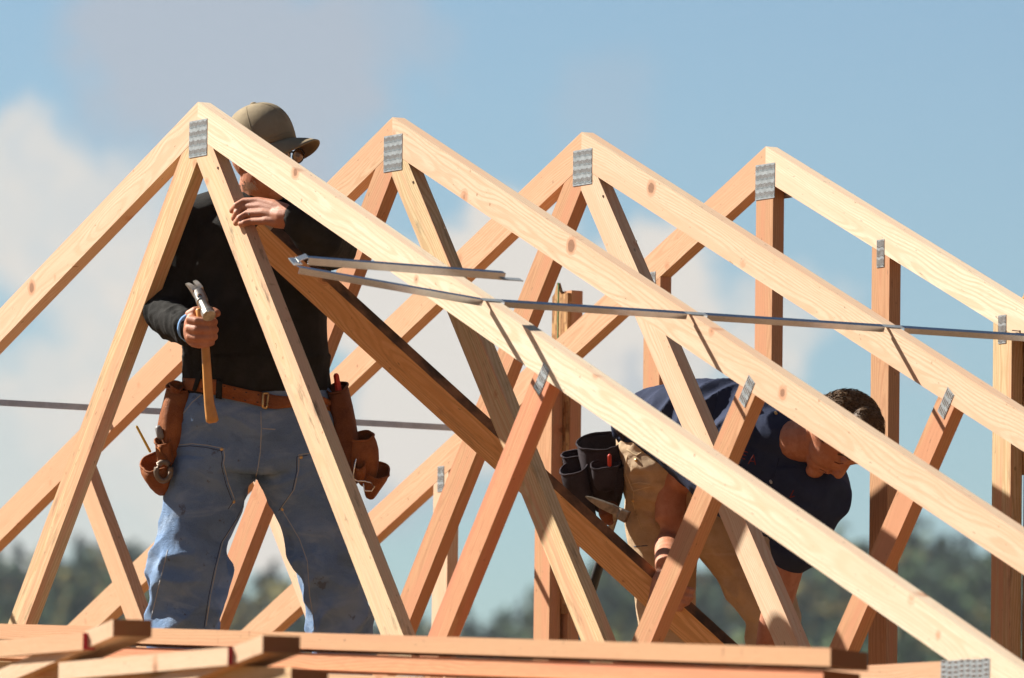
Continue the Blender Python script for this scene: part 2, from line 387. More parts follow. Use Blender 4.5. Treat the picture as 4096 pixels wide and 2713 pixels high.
# ------------------------------------------------------------------ uprights fastened behind the last truss
def upright(xl, ztop, zbot, osbtop, osbbot, lab):
    y0 = 3 * BAY + TH + .001
    o = empty('post', (xl, y0 + .03, zbot), lab, 'post', 'posts of lumber and strand board behind the last truss')
    prism('osb_strip', [(xl, osbbot), (xl + .089, osbbot), (xl + .089, osbtop - .01), (xl + .052, osbtop - .012), (xl + .040, osbtop), (xl + .027, osbtop + .024), (xl + .012, osbtop - .008), (xl, osbtop - .016)],
          y0, y0 + .012, M['osb'], o, (0, 1), bev=.0)
    prism('lumber', [(xl + .002, zbot), (xl + .091, zbot), (xl + .091, ztop), (xl + .002, ztop)], y0 + .0125, y0 + .0505, M['w_pink'], o, (0, 1))
    return o
P = at_y((2208, 1169), 3 * BAY + TH); Q = at_y((2245, 2456), 3 * BAY + TH)
upright(P.x, P.z, ZB - .3, P.z + .002, Q.z, 'post of lumber and ragged strand board rising between the two men')
P2 = at_y((4082, 1158), 3 * BAY + TH); Q2 = at_y((4082, 1900), 3 * BAY + TH)
upright(P2.x, P2.z, ZB - .3, P2.z - .01, Q2.z, 'post of lumber and strand board cut by the right edge of the photo')

P = at_y((2242, 1130), 3 * BAY + TH); bm = None
boxes('green_twine', [((P.x - .012, 3 * BAY + TH + .0002, P.z - .2), (.0012, .0012, .2), (1, 0, .03), (0, 1, 0), (0, 0, 1), 0)], simple('green_twine', (.06, .28, .12), .8), bpy.data.objects['post'])
trs = [bpy.data.objects['roof_truss'], bpy.data.objects['roof_truss.001'], bpy.data.objects['roof_truss.002']]
# nail heads and one bent nail
def nails(parent, pts, y, mat):
    for x, z in pts[2:]: boxes('nail_head', [((x, y - .0008, z), (.0028, .0008, .0028), (1, 0, 0), (0, 1, 0), (0, 0, 1), 0)], mat, parent)
for k_ in range(3): nails(trs[k_], [(1.16 + .03 * j, ZB + .05 + .04 * j) for j in range(3)] + [(.12, -.19), (.30, -.33)], BAY * k_, M['hdull'] if 'hdull' in M else M['zincd'])
P = at_y((3496 + 1100 / 1.96, 1100 + 440 / 1.96), 3 * BAY)
boxes('bent_nail', [((P.x + .018, P.y - .006, P.z - .001), (.019, .0016, .0016), (.97, 0, -.12), (0, 1, 0), (.12, 0, .97), 0), ((P.x + .036, P.y - .006, P.z - .008), (.0016, .0016, .007), (1, 0, 0), (0, 1, 0), (0, 0, 1), 0)], M['zincd'], G)

# ------------------------------------------------------------------ the low wall and loose lumber in front
def skewbox(name, K, E1, E2, E3, mat, parent=None, bev=.003, mats=None, endmat=None):
    K = Vector(K); bm = bmesh.new(); v = {}
    for i in (0, 1):
        for j in (0, 1):
            for k in (0, 1): v[i, j, k] = bm.verts.new(K + E1 * i + E2 * j + E3 * k)
    F = {}
    for nm, f in {'e0': ((0, 0, 0), (0, 1, 0), (0, 1, 1), (0, 0, 1)), 'e1': ((1, 0, 0), (1, 0, 1), (1, 1, 1), (1, 1, 0)), 's0': ((0, 0, 0), (0, 0, 1), (1, 0, 1), (1, 0, 0)),
                  's1': ((0, 1, 0), (1, 1, 0), (1, 1, 1), (0, 1, 1)), 't0': ((0, 0, 0), (1, 0, 0), (1, 1, 0), (0, 1, 0)), 't1': ((0, 0, 1), (0, 1, 1), (1, 1, 1), (1, 0, 1))}.items():
        F[nm] = bm.faces.new([v[i] for i in f])
    mm = [mat]
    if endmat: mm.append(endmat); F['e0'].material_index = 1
    ax = E1.normalized(); ay = (E2 - ax * E2.dot(ax)).normalized(); az = ax.cross(ay)
    return bmesh_obj(name, bm, mm, parent, bev, (K + E1 / 2, ax, ay, az, roff()))
def timber(name, kq, Y, e1q, e2q, e3q, mat, e1len=None, e2len=None, e2min=None, label=None, cat=None, group=None, endmat=None, bev=.003):
    """kq = sight of the near upper right corner standing at depth Y; e1q along the board, e2q across its end, e3q down"""
    K = at_y(kq, Y); E1 = at_y(e1q, Y) - K; E2 = at_x(e2q, K.x) - K; E3 = at_y(e3q, Y) - K; E3.x = 0
    if e1len: E1 = E1.normalized() * e1len
    if e2len: E2 = E2.normalized() * e2len
    o = skewbox(name, K, E1, E2, E3, mat, None, bev, endmat=endmat)
    if label: tag(o, label, cat, group)
    return o
YW = -1.05
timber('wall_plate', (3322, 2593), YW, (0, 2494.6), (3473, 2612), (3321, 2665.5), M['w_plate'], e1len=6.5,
       label='topmost long plank with a sunlit edge, running across the bottom of the photo', cat='wall plate', endmat=M['w_end_shade'])
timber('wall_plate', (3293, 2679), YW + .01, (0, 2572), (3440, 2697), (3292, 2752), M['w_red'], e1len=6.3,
       label='shaded long plank directly under the topmost plank', cat='wall plate', endmat=M['w_end_shade'])
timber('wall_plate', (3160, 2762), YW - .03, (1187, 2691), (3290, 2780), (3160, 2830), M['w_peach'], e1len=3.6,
       label='lowest plank with a bright upper edge, at the bottom right below the shaded plank', cat='wall plate', endmat=M['w_end_shade'])
RED = simple('red_lumber_paint', (.45, .03, .05), .7)
YB = -2.1
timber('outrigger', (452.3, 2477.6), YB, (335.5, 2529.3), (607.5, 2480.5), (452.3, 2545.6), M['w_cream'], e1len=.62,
       label='left one of two stubby plank ends jutting out over the topmost plank', cat='plank end', group='stubby plank ends', endmat=M['w_end_shade'])
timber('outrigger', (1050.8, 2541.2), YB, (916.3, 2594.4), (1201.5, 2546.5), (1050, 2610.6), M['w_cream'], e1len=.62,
       label='right one of two stubby plank ends jutting out below the jeans of the hammer man', cat='plank end', group='stubby plank ends', endmat=M['w_end_shade'])
timber('blocking', (332, 2531), YB - .012, (0, 2560), (470, 2532), (332, 2600), M['w_peach'], e1len=1.3, e2len=.03,
       label='short board with a red painted end at the bottom left corner', cat='board', group='short boards with red ends', endmat=RED)
timber('blocking', (912, 2589), YB - .012, (470, 2629), (1050, 2590), (912, 2661), M['w_cream'], e1len=.78, e2len=.03,
       label='short sunlit board with a red painted end, below the man with the hammer', cat='board', group='short boards with red ends', endmat=RED)
timber('sill_board', (1165, 2670), YB + .03, (0, 2645), (1330, 2690), (1165, 2730), M['w_tan'], e1len=3.2, e2len=.09, endmat=M['w_end_shade'],
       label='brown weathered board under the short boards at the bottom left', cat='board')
K = at_y((1160, 2735), YB + .04); 
sh = skewbox('sheathing', K, Vector((-3.4, 0, .03)), Vector((0, .012, 0)), Vector((0, 0, -1.6)), M['osb'], None, 0)
tag(sh, 'strand board sheathing at the very bottom left, under the weathered board', 'sheathing')
# the floor of the building below the frame
M['deck'] = simple('plywood_deck', (.50, .33, .17), .8, var=.35, sc=2.5)
M['ground'] = simple('dry_ground', (.20, .11, .05), .95, sc=.6, col2=(.13, .07, .03))

# ------------------------------------------------------------------ ground and hills
GZ = -4.3
bm = bmesh.new()
HF = Vector((FW.x, FW.y, 0)).normalized(); HR = Vector((HF.y, -HF.x, 0)); HR = HR if HR.dot(RT) > 0 else -HR
rads = [0, 6, 14, 30, 60, 120, 220, 400, 650, 900, 1100, 1300, 1500, 1800, 2400, 4000, 6500]
NA = 120
SKY = [(-600, 1320), (-200, 1300), (0, 1305), (100, 1318), (180, 1275), (260, 1290), (310, 1290), (360, 1312), (550, 1350), (640, 1330), (700, 1360), (850, 1420), (980, 1440), (1100, 1440),
       (1210, 1412), (1290, 1340), (1400, 1290), (1520, 1290), (1650, 1300), (1800, 1260), (1930, 1238), (2100, 1222), (2230, 1240), (2367, 1262), (2700, 1280), (3200, 1300)]
def ridge(ax):
    """height of the skyline above the camera at 1300 m for the bearing ax (tangent)"""
    vx = (ax * FPX + 2048) / 1.7305
    if vx <= SKY[0][0]: vy = SKY[0][1]
    elif vx >= SKY[-1][0]: vy = SKY[-1][1]
    else:
        for (x0, y0), (x1, y1) in zip(SKY, SKY[1:]):
            if x0 <= vx <= x1: vy = y0 + (y1 - y0) * (vx - x0) / (x1 - x0); break
    vy += 34
    return 1300 * (.0837 + (1356.5 - 1.7305 * vy) / FPX)
TREE_H = 12.5
def ground_z(x, y):
    d = Vector((x - CAM.x, y - CAM.y, 0)); f = d.dot(HF); a = d.dot(HR); r = d.length
    if f < 200: return GZ
    top = ridge(a / f * (1 if True else 0)) + CAM.z - TREE_H
    k = (r - 350) / (1300 - 350)
    k = max(0, min(1, k)); k = k * k * (3 - 2 * k)
    fade = max(0, 1 - max(0, abs(a / f) - .25) / .6)
    z = GZ + (top - GZ) * k * fade
    if r > 1300: z -= (r - 1300) * .03
    return max(z, GZ - 30) + (mnoise.noise(Vector((x * .01, y * .01, 0))) * 1.2 * k if r > 400 else 0)
angs = [math.pi * 2 * i / NA for i in range(NA)]
base = math.atan2(HF.y, HF.x)
fine_ = sorted(set([round(-.16 + .32 * i / 90, 5) for i in range(91)] + [round(((a + math.pi) % (2 * math.pi)) - math.pi, 5) for a in angs if abs(((a + math.pi) % (2 * math.pi)) - math.pi) > .17]))
rows_ = []
for r in rads[1:]:
    rows_.append([bm.verts.new((CAM.x + r * math.cos(base + a), CAM.y + r * math.sin(base + a), ground_z(CAM.x + r * math.cos(base + a), CAM.y + r * math.sin(base + a)))) for a in fine_])
c_ = bm.verts.new((CAM.x, CAM.y, GZ))
n_ = len(fine_)
for i in range(n_): bm.faces.new((c_, rows_[0][i], rows_[0][(i + 1) % n_]))
for ra, rb in zip(rows_, rows_[1:]):
    for i in range(n_): bm.faces.new((ra[i], rb[i], rb[(i + 1) % n_], ra[(i + 1) % n_]))
ground = bmesh_obj('ground', bm, M['ground'], None); tag(ground, kind='structure', label='dry ground rising to a wooded hillside')
for i, po in enumerate(ground.data.polygons): po.use_smooth = True

def foliage_mat():
    m, t, b = newmat('foliage', .85, .15)
    c = t.node('ShaderNodeAttribute', attribute_name='tint').outputs['Color']
    o = t.node('ShaderNodeTexCoord').outputs['Object']
    setc(t, b, 'Base Color', t.mix(t.rng(t.noise(o, .6, 3), .35, .65, 0, .5), c, (.025, .045, .03)))
    return m
M['leaf'] = foliage_mat(); M['bark'] = simple('bark', (.09, .06, .04), .9)
RT_ = random.Random(5)
TINTS = [(.15, .20, .055), (.22, .24, .06), (.32, .26, .07), (.09, .15, .06), (.05, .10, .06), (.27, .23, .06), (.14, .19, .045), (.30, .22, .065)]
def crown_arrays(cx, cy, cz, rx, h, kind, tint, n, V, F, T):
    """leaf clumps spread through a crown; kind 0 = broad, 1 = conifer"""
    for _ in range(n):
        a = RT_.uniform(0, 6.283); t = RT_.random()
        if kind: rr = rx * (1 - t) ** .8 * RT_.uniform(.25, 1.05); z = cz + h * (.08 + .92 * t)
        else:
            ph = math.acos(RT_.uniform(-.8, 1)); s_ = RT_.uniform(.55, 1.0); s_ *= 1 + .28 * math.sin(3 * a + cx) * math.sin(4 * ph + cy)
            rr = rx * math.sin(ph) * s_; z = cz + h * .52 + h * .5 * math.cos(ph) * s_
        p = Vector((cx + rr * math.cos(a), cy + rr * math.sin(a), z)); q = RT_.uniform(.45, .95) * (rx / 4.5) ** .5
        nrm = Vector((RT_.gauss(0, 1), RT_.gauss(0, 1), RT_.gauss(.3, 1))).normalized(); u_ = nrm.orthogonal().normalized() * q; v_ = nrm.cross(u_)
        k0 = len(V); V += [p - u_ - v_ * .7, p + u_ * .9 - v_, p + u_ * 1.1 + v_ * .8, p - u_ * .8 + v_]
        F.append((k0, k0 + 1, k0 + 2, k0 + 3)); f_ = RT_.uniform(.7, 1.35); T += [tuple(x * f_ for x in tint) + (1,)] * 4
def mesh_from(name, V, F, T, mat, parent=None):
    me = bpy.data.meshes.new(name); me.from_pydata([tuple(v) for v in V], [], F)
    at = me.color_attributes.new('tint', 'FLOAT_COLOR', 'POINT'); at.data.foreach_set('color', np.array(T, np.float32).ravel())
    return link(name, me, mat, parent)
V, F, T = [], [], []
for i in range(1150):
    d = 780 + 560 * (i + RT_.random()) / 1150; a = RT_.uniform(-.115, .115)
    x = CAM.x + HF.x * d + HR.x * d * a; y = CAM.y + HF.y * d + HR.y * d * a; z = ground_z(x, y)
    kd = 1 if RT_.random() < .35 else 0; rx = RT_.uniform(2.6, 4.6) * (.65 if kd else 1); h = RT_.uniform(7, 10.5) * (1.25 if kd else 1)
    if d > 1240: h *= .85
    tn = RT_.choice(TINTS[3:5]) if kd else TINTS[int((mnoise.noise(Vector((a * 40, d * .02, 0))) * .5 + .5) * 7.9) % 8]
    crown_arrays(x, y, z, rx, h, kd, tn, 70, V, F, T)
forest = mesh_from('forest', V, F, T, M['leaf']); tag(forest, 'soft blurred mass of green and yellowing trees covering the far hillside', 'forest', kind='stuff')
TL = [(45, 1262, 1, 'pointed dark tree at the far left on the blurred skyline'), (110, 1290, 0, 'low round tree on the skyline at the far left'), (186, 1243, 1, 'tall pointed tree on the left skyline'),
      (245, 1268, 0, 'broad tree between the pointed and the round tree on the left skyline'), (306, 1247, 0, 'dark round tree standing highest on the left skyline'),
      (520, 1335, 0, 'small round tree seen between the legs of the hammer man'), (640, 1300, 1, 'slim pointed tree between the legs of the hammer man'),
      (985, 1412, 0, 'round tree low on the skyline left of the plain middle gap'), (1190, 1392, 0, 'dark broad tree on the skyline left of the tall post'),
      (1425, 1262, 0, 'round tree on the skyline below the charcoal tool pouch'), (1935, 1215, 0, 'broad tree on the skyline right of the stooping man'), (2115, 1203, 0, 'highest tree on the right skyline'),
      (2222, 1218, 1, 'pointed tree on the right skyline'), (2340, 1240, 0, 'round tree on the skyline at the right edge')]
for vx, vy, kd, lab in TL:
    a = (vx * 1.7305 - 2048) / FPX; d = 1290; x = CAM.x + HF.x * d + HR.x * d * a; y = CAM.y + HF.y * d + HR.y * d * a
    z = ground_z(x, y) - .5; top = CAM.z + 1290 * (.0837 + (1356.5 - 1.7305 * (vy + 10)) / FPX)
    h = max(6, top - z); o = empty('tree', (x, y, z), lab, 'tree', 'trees along the far skyline')
    V, F, T = [], [], []; crown_arrays(x, y, z + h * .1, 2.6 if kd else 4.3, h * .92, kd, TINTS[4] if kd or vx == 306 or vx == 1190 else RT_.choice(TINTS[:3]), 170, V, F, T)
    mesh_from('crown', V, F, T, M['leaf'], o)
    bm = bmesh.new(); bmesh.ops.create_cone(bm, cap_ends=True, segments=8, radius1=.35, radius2=.1, depth=h * .8, matrix=Matrix.Translation((x, y, z + h * .4)))
    bmesh_obj('trunk', bm, M['bark'], o)
# haze: one closed even box of air round everything
HZ = bpy.data.materials.new('haze'); HZ.use_nodes = True; t = NT(HZ.node_tree); t.n.clear()
pv = t.node('ShaderNodeVolumePrincipled', {'Color': (.70, .79, .90, 1), 'Density': .00009, 'Anisotropy': .2})
t.l.new(pv.outputs[0], t.node('ShaderNodeOutputMaterial').inputs['Volume'])
hc = CAM + HF * 650
hz = boxes('haze', [((hc.x, hc.y, 60), (800, 500, 100), HF, HR, (0, 0, 1), 0)], HZ, None); tag(hz, 'pale blue air over the far hillside', 'haze', kind='stuff')
# ------------------------------------------------------------------ sculpting tools for people, clothes and leather
TC = -FW
def V3(vx, vy, D): return CAM + dirpx(vx * 1.7305, vy * 1.7305) * D       # sight line at viewing distance D
def VY(vx, vy, Y): return at_y((vx * 1.7305, vy * 1.7305), Y)
def add_ell(bm, c, r, ax=None, sub=3):
    ax = ax or (RT, TC, UP); m = Matrix((ax[0] * r[0], ax[1] * r[1], ax[2] * r[2])).transposed().to_4x4(); m.translation = c
    bmesh.ops.create_icosphere(bm, subdivisions=sub, radius=1, matrix=m)
def frame_rings(bm, rings, n=24, close=True):
    """rings = [(centre, side vector, depth vector)], superelliptic tube through them"""
    vs = []
    for c, sv, dv in rings:
        row = []
        for i in range(n):
            a = 2 * math.pi * i / n; ca, sa = math.cos(a), math.sin(a); e = .88
            row.append(bm.verts.new(c + sv * (abs(ca) ** e * (1 if ca > 0 else -1)) + dv * (abs(sa) ** e * (1 if sa > 0 else -1))))
        vs.append(row)
    for r0, r1 in zip(vs, vs[1:]):
        for i in range(n): bm.faces.new((r0[i], r0[(i + 1) % n], r1[(i + 1) % n], r1[i]))
    if close:
        bm.faces.new(vs[0][::-1]); bm.faces.new(vs[-1])
    return vs
def add_loft(bm, spec, D0, n=24, rnd=True):
    """spec rows: (vx, vy, b, half width in picture units, half depth in metres[, tilt]) ; b = metres towards the viewer"""
    P = [V3(s[0], s[1], D0 - s[2]) for s in spec]; rings = []
    for i, s in enumerate(spec):
        tg = (P[min(i + 1, len(P) - 1)] - P[max(i - 1, 0)]).normalized()
        dv = TC - tg * TC.dot(tg)
        if dv.length < .3: dv = UP - tg * UP.dot(tg)
        dv.normalize(); sv = tg.cross(dv).normalized()
        if len(s) > 5 and s[5]: sv = RT.copy(); dv = TC.copy()
        rings.append((P[i], sv * (s[3] * 1.7305 / FPX * D0), dv * s[4]))
    if rnd:   # domed ends
        for end in (0, -1):
            c, sv, dv = rings[end]; nx = rings[1 if end == 0 else -2][0]; out = (c - nx).normalized() * min(sv.length, dv.length) * .5
            (rings.insert(0, (c + out, sv * .6, dv * .6)) if end == 0 else rings.append((c + out, sv * .6, dv * .6)))
    frame_rings(bm, rings, n)
def add_caps(bm, pts, n=14):
    """chain of [point, radius], a limb or finger"""
    P = [Vector(p) for p, r in pts]; R = [r for p, r in pts]; rings = []
    def fr(i):
        tg = (P[min(i + 1, len(P) - 1)] - P[max(i - 1, 0)]).normalized(); u = tg.orthogonal() if abs(tg.dot(UP)) > .95 else (UP - tg * UP.dot(tg)); u.normalize(); return tg, u, tg.cross(u)
    tg, u, v = fr(0); rings.append((P[0] - tg * R[0] * .75, u * R[0] * .5, v * R[0] * .5))
    for i in range(len(P)): tg, u, v = fr(i); rings.append((P[i], u * R[i], v * R[i]))
    tg, u, v = fr(len(P) - 1); rings.append((P[-1] + tg * R[-1] * .75, u * R[-1] * .5, v * R[-1] * .5))
    vs = []
    for c, a_, b_ in rings: vs.append([bm.verts.new(c + a_ * math.cos(t * 2 * math.pi / n) + b_ * math.sin(t * 2 * math.pi / n)) for t in range(n)])
    for r0, r1 in zip(vs, vs[1:]):
        for i in range(n): bm.faces.new((r0[i], r0[(i + 1) % n], r1[(i + 1) % n], r1[i]))
    bm.faces.new(vs[0][::-1]); bm.faces.new(vs[-1])
def skin_over(name, bm, voxel, smooth, mat, parent=None, disp=None, label=None):
    """melt the overlapping pieces into one continuous surface"""
    bmesh.ops.recalc_face_normals(bm, faces=bm.faces)
    me = bpy.data.meshes.new(name); bm.to_mesh(me); bm.free()
    o = bpy.data.objects.new(name, me); COL.objects.link(o)
    md = o.modifiers.new('r', 'REMESH'); md.mode = 'VOXEL'; md.voxel_size = voxel; md.adaptivity = 0
    if smooth: sm = o.modifiers.new('s', 'SMOOTH'); sm.iterations = smooth; sm.factor = .5
    dg = bpy.context.evaluated_depsgraph_get(); dg.update()
    nm = bpy.data.meshes.new_from_object(o.evaluated_get(dg)); bpy.data.objects.remove(o); bpy.data.meshes.remove(me)
    nm.name = name
    if disp:
        n = len(nm.vertices); co = np.empty(n * 3); nm.vertices.foreach_get('co', co); co = co.reshape(-1, 3)
        no = np.empty(n * 3); nm.vertices.foreach_get('normal', no); no = no.reshape(-1, 3)
        d = np.array([disp(Vector(c), Vector(q)) for c, q in zip(co, no)])
        nm.vertices.foreach_set('co', (co + no * d[:, None]).ravel()); nm.update()
    nm.polygons.foreach_set('use_smooth', [True] * len(nm.polygons))
    nm.materials.clear()
    return link(name, nm, mat, parent, label)
def pic(p):
    """where a point of the clothing lies, in picture units (for placing folds)"""
    d = p - CAM; z = d.dot(FW); return (2048 + FPX * d.dot(RT) / z) / 1.7305, (1356.5 - FPX * d.dot(UP) / z) / 1.7305
def fold_noise(p, freq, stretch, ax, seed=0.0):
    """ridged noise drawn out along ax"""
    a = p.dot(ax); q = (p - ax * a) * freq + ax * (a * freq / stretch)
    n = mnoise.noise(q + Vector((seed, seed * 1.7, 0)))
    return 1 - abs(n) * 2.2
def tube_on(name, hosts, pts, rad, mat, parent, lift=0.0, closed=False, step=6, n=6):
    """stitching, straps and wires laid on the cloth: sight lines meet the surface"""
    tr = []
    for h in hosts:
        b = bmesh.new(); b.from_mesh(h.data); tr.append(BVHTree.FromBMesh(b)); b.free()
    out = []; last = None
    for (x0, y0), (x1, y1) in zip(pts, pts[1:]):
        k = max(1, int(math.hypot(x1 - x0, y1 - y0) / step))
        for i in range(k + (1 if (x1, y1) == pts[-1] else 0)):
            x, y_ = x0 + (x1 - x0) * i / k, y0 + (y1 - y0) * i / k; d = dirpx(x * 1.7305, y_ * 1.7305); L_ = d.length; best = None
            for t_ in tr:
                hit = t_.ray_cast(CAM, d.normalized())
                if hit[0] is not None and (best is None or hit[3] < best[1]): best = (hit[0], hit[3], hit[1])
            if best: last = best[1]; out.append(best[0] - d.normalized() * lift)
            elif last: out.append(CAM + d.normalized() * last)
    if len(out) < 2: return None
    bm = bmesh.new(); add_caps(bm, [(p, rad) for p in out], n)
    return bmesh_obj(name, bm, mat, parent, smooth=True)
def patch_on(name, hosts, outline, thick, mat, parent, nu=10, nv=6, lift=.0, label=None):
    """a flat strip (outline = two rails of equal length) pressed onto the surface"""
    tr = []
    for h in hosts:
        b = bmesh.new(); b.from_mesh(h.data); tr.append(BVHTree.FromBMesh(b)); b.free()
    A_, B_ = outline
    def rail(R_, t):
        ls = [math.hypot(b[0] - a[0], b[1] - a[1]) for a, b in zip(R_, R_[1:])]; s = t * sum(ls)
        for (a, b), l in zip(zip(R_, R_[1:]), ls):
            if s <= l or (a, b) == (R_[-2], R_[-1]): f = s / l if l else 0; return (a[0] + (b[0] - a[0]) * f, a[1] + (b[1] - a[1]) * f)
            s -= l
    bm = bmesh.new(); top = []; bot = []; last = 21.8
    for i in range(nu + 1):
        a = rail(A_, i / nu); b = rail(B_, i / nu); rt, rb = [], []
        for j in range(nv + 1):
            x, y_ = a[0] + (b[0] - a[0]) * j / nv, a[1] + (b[1] - a[1]) * j / nv; d = dirpx(x * 1.7305, y_ * 1.7305).normalized(); best = None
            for t_ in tr:
                hit = t_.ray_cast(CAM, d)
                if hit[0] is not None and (best is None or hit[3] < best): best = hit[3]
            if best is None: best = last
            last = best
            rt.append(bm.verts.new(CAM + d * (best - thick - lift))); rb.append(bm.verts.new(CAM + d * (best + .004 - lift)))
        top.append(rt); bot.append(rb)
    for g_, fl_ in ((top, 0), (bot, 1)):
        for i in range(nu):
            for j in range(nv):
                f = (g_[i][j], g_[i + 1][j], g_[i + 1][j + 1], g_[i][j + 1]); bm.faces.new(f[::-1] if fl_ else f)
    for i in range(nu):
        bm.faces.new((top[i][0], bot[i][0], bot[i + 1][0], top[i + 1][0])); bm.faces.new((top[i][nv], top[i + 1][nv], bot[i + 1][nv], bot[i][nv]))
    for j in range(nv):
        bm.faces.new((top[0][j], top[0][j + 1], bot[0][j + 1], bot[0][j])); bm.faces.new((top[nu][j], bot[nu][j], bot[nu][j + 1], top[nu][j + 1]))
    return bmesh_obj(name, bm, mat, parent, smooth=True, label=label)

def cloth(name, c1, c2, sc=9, weave=900, rough=.9, bump=.35, mid=60, sheen=.0, stains=None, wear=None):
    m, t, b = newmat(name, rough, .15)
    o = t.node('ShaderNodeTexCoord').outputs['Object']
    c = t.mix(t.rng(t.noise(o, sc, 4, .6), .38, .66), c1, c2)
    c = t.mix(t.rng(t.noise(o, weave, 2, .6), .35, .7, 0, .35), c, tuple(min(1, x * 1.7 + .01) for x in c1))
    if wear:     # creases of the worn cloth, faded along their crests
        wv2 = t.noise(t.node('ShaderNodeMapping', {'Vector': o, 'Rotation': (.5, .35, 0), 'Scale': (6, 6, 15)}).outputs[0], 1.0, 3, .55, .9)
        c = t.mix(t.rng(wv2, .47, .70, 0, .5), c, wear); c = t.mix(t.rng(wv2, .42, .30, 0, .25), c, tuple(x * .6 for x in c1))
    if stains: c = t.mix(t.rng(t.noise(o, 22, 4, .65), .63, .70, 0, .55), c, stains)
    setc(t, b, 'Base Color', c)
    h = t.math('ADD', t.noise(o, weave, 2, .6), t.math('MULTIPLY', t.noise(o, mid, 3, .6), 2.2))
    t.l.new(t.node('ShaderNodeBump', {'Height': h, 'Strength': bump, 'Distance': .003}).outputs[0], b.inputs['Normal'])
    if sheen: b.inputs['Sheen Weight'].default_value = sheen
    return m
M['denim'] = cloth('faded_denim', (.145, .235, .40), (.215, .32, .49), 5, 500, .95, 1.0, 34, stains=(.07, .05, .035), wear=(.38, .49, .64))
M['seam'] = simple('pale_stitching', (.42, .44, .46), .8); M['seamd'] = simple('dark_stitching', (.05, .07, .12), .9)
M['black'] = cloth('black_knit', (.016, .0155, .0145), (.030, .029, .027), 8, 600, .9, .5, 40, .0)
M['navy'] = cloth('navy_work_shirt', (.022, .031, .066), (.033, .045, .090), 8, 800, .85, .35, 40)
M['navyd'] = M['navy']
M['khaki'] = cloth('khaki_duck', (.45, .315, .19), (.55, .41, .265), 10, 800, .9, .45, 50, wear=(.66, .53, .38))
M['capc'] = cloth('olive_cap_cotton', (.27, .215, .14), (.33, .27, .18), 16, 900, .9, .25, 40)
M['leather'] = cloth('brown_leather', (.30, .105, .035), (.19, .06, .02), 18, 400, .62, .5, 70)
M['leatherd'] = cloth('dark_leather', (.16, .055, .022), (.10, .035, .015), 18, 400, .6, .5, 70)
M['char'] = cloth('charcoal_canvas', (.050, .040, .046), (.028, .024, .028), 14, 700, .95, .5, 60)
M['brass'] = simple('brass', (.75, .48, .20), .35, .95, .5)
M['hsteel'] = simple('worn_hammer_steel', (.62, .57, .50), .33, .9, .5, .4, 60)
M['hdull'] = simple('dull_hammer_steel', (.34, .29, .23), .5, .8, .5, .4, 60)
M['hickory'] = simple('hickory', (.72, .34, .09), .38, 0, .5, .3, 12)
M['rubber'] = simple('black_rubber', (.012, .012, .012), .6)
M['redp'] = simple('red_pencil_paint', (.55, .04, .015), .5)
M['yelp'] = simple('yellow_pencil_paint', (.70, .45, .05), .45)
def skinmat():
    m, t, b = newmat('weathered_skin', .52, .35)
    o = t.node('ShaderNodeTexCoord').outputs['Object']
    c = t.mix(t.rng(t.noise(o, 26, 4, .6), .35, .68), (.46, .185, .10), (.55, .255, .155))
    c = t.mix(t.rng(t.noise(o, 90, 3, .6), .55, .75, 0, .5), c, (.38, .11, .06))
    setc(t, b, 'Base Color', c)
    b.inputs['Subsurface Weight'].default_value = .12; b.inputs['Subsurface Radius'].default_value = (.012, .004, .002); b.inputs['Subsurface Scale'].default_value = 1.0
    t.l.new(t.node('ShaderNodeBump', {'Height': t.noise(o, 420, 3, .6), 'Strength': .5, 'Distance': .002}).outputs[0], b.inputs['Normal'])
    return m
M['skin'] = skinmat()
def hairmat():
    m, t, b = newmat('short_brown_hair', .6, .2)
    g = t.node('ShaderNodeTexCoord').outputs['Object']
    c = t.mix(t.rng(t.noise(g, 160, 3, .7), .35, .7), (.05, .028, .014), (.17, .10, .05))
    setc(t, b, 'Base Color', c); return m
M['hair'] = hairmat()
M['lens'] = simple('amber_lens', (.12, .06, .03), .08, .3, .9)

# ================================================================== the man with the hammer
D1 = 22.04
def M1(vx, vy, b=0.0): return V3(vx, vy, D1 - b)
mpp = 1.7305 / FPX * D1
# ---- body (one continuous surface, mostly inside the clothes)
bm = bmesh.new()
hx, hf, hu = Vector(), (RT * .84 + TC * .52 - UP * .12).normalized(), None
hu = (UP - hf * UP.dot(hf)).normalized(); hs = hf.cross(hu)
HC = M1(604, 356, .045)
add_ell(bm, HC + hu * .010 - hf * .004, (.089, .072, .094), (hf, hs, hu))
add_ell(bm, HC - hu * .055 + hf * .022, (.068, .062, .070), (hf, hs, hu))      # jaw
add_ell(bm, HC - hu * .10 + hf * .060, (.026, .030, .022), (hf, hs, hu))       # chin
add_ell(bm, HC - hu * .035 + hf * .100, (.018, .016, .030), (hf, hs, hu))      # nose
add_ell(bm, HC - hu * .085 + hf * .080, (.020, .030, .016), (hf, hs, hu))      # mouth
for s_ in (-1, 1):
    add_ell(bm, HC - hu * .03 + hf * .058 + hs * s_ * .035, (.03, .022, .03), (hf, hs, hu))
    add_ell(bm, HC - hu * .02 - hf * .006 + hs * s_ * .078, (.020, .009, .032), (hf, hs, hu))
add_caps(bm, [(M1(612, 400, .02), .066), (M1(604, 455, .01), .066), (M1(600, 500, 0), .08)])
add_loft(bm, [(600, 500, 0, 130, .07), (598, 600, 0, 120, .09), (592, 780, 0, 125, .085), (596, 960, 0, 140, .09)], D1)
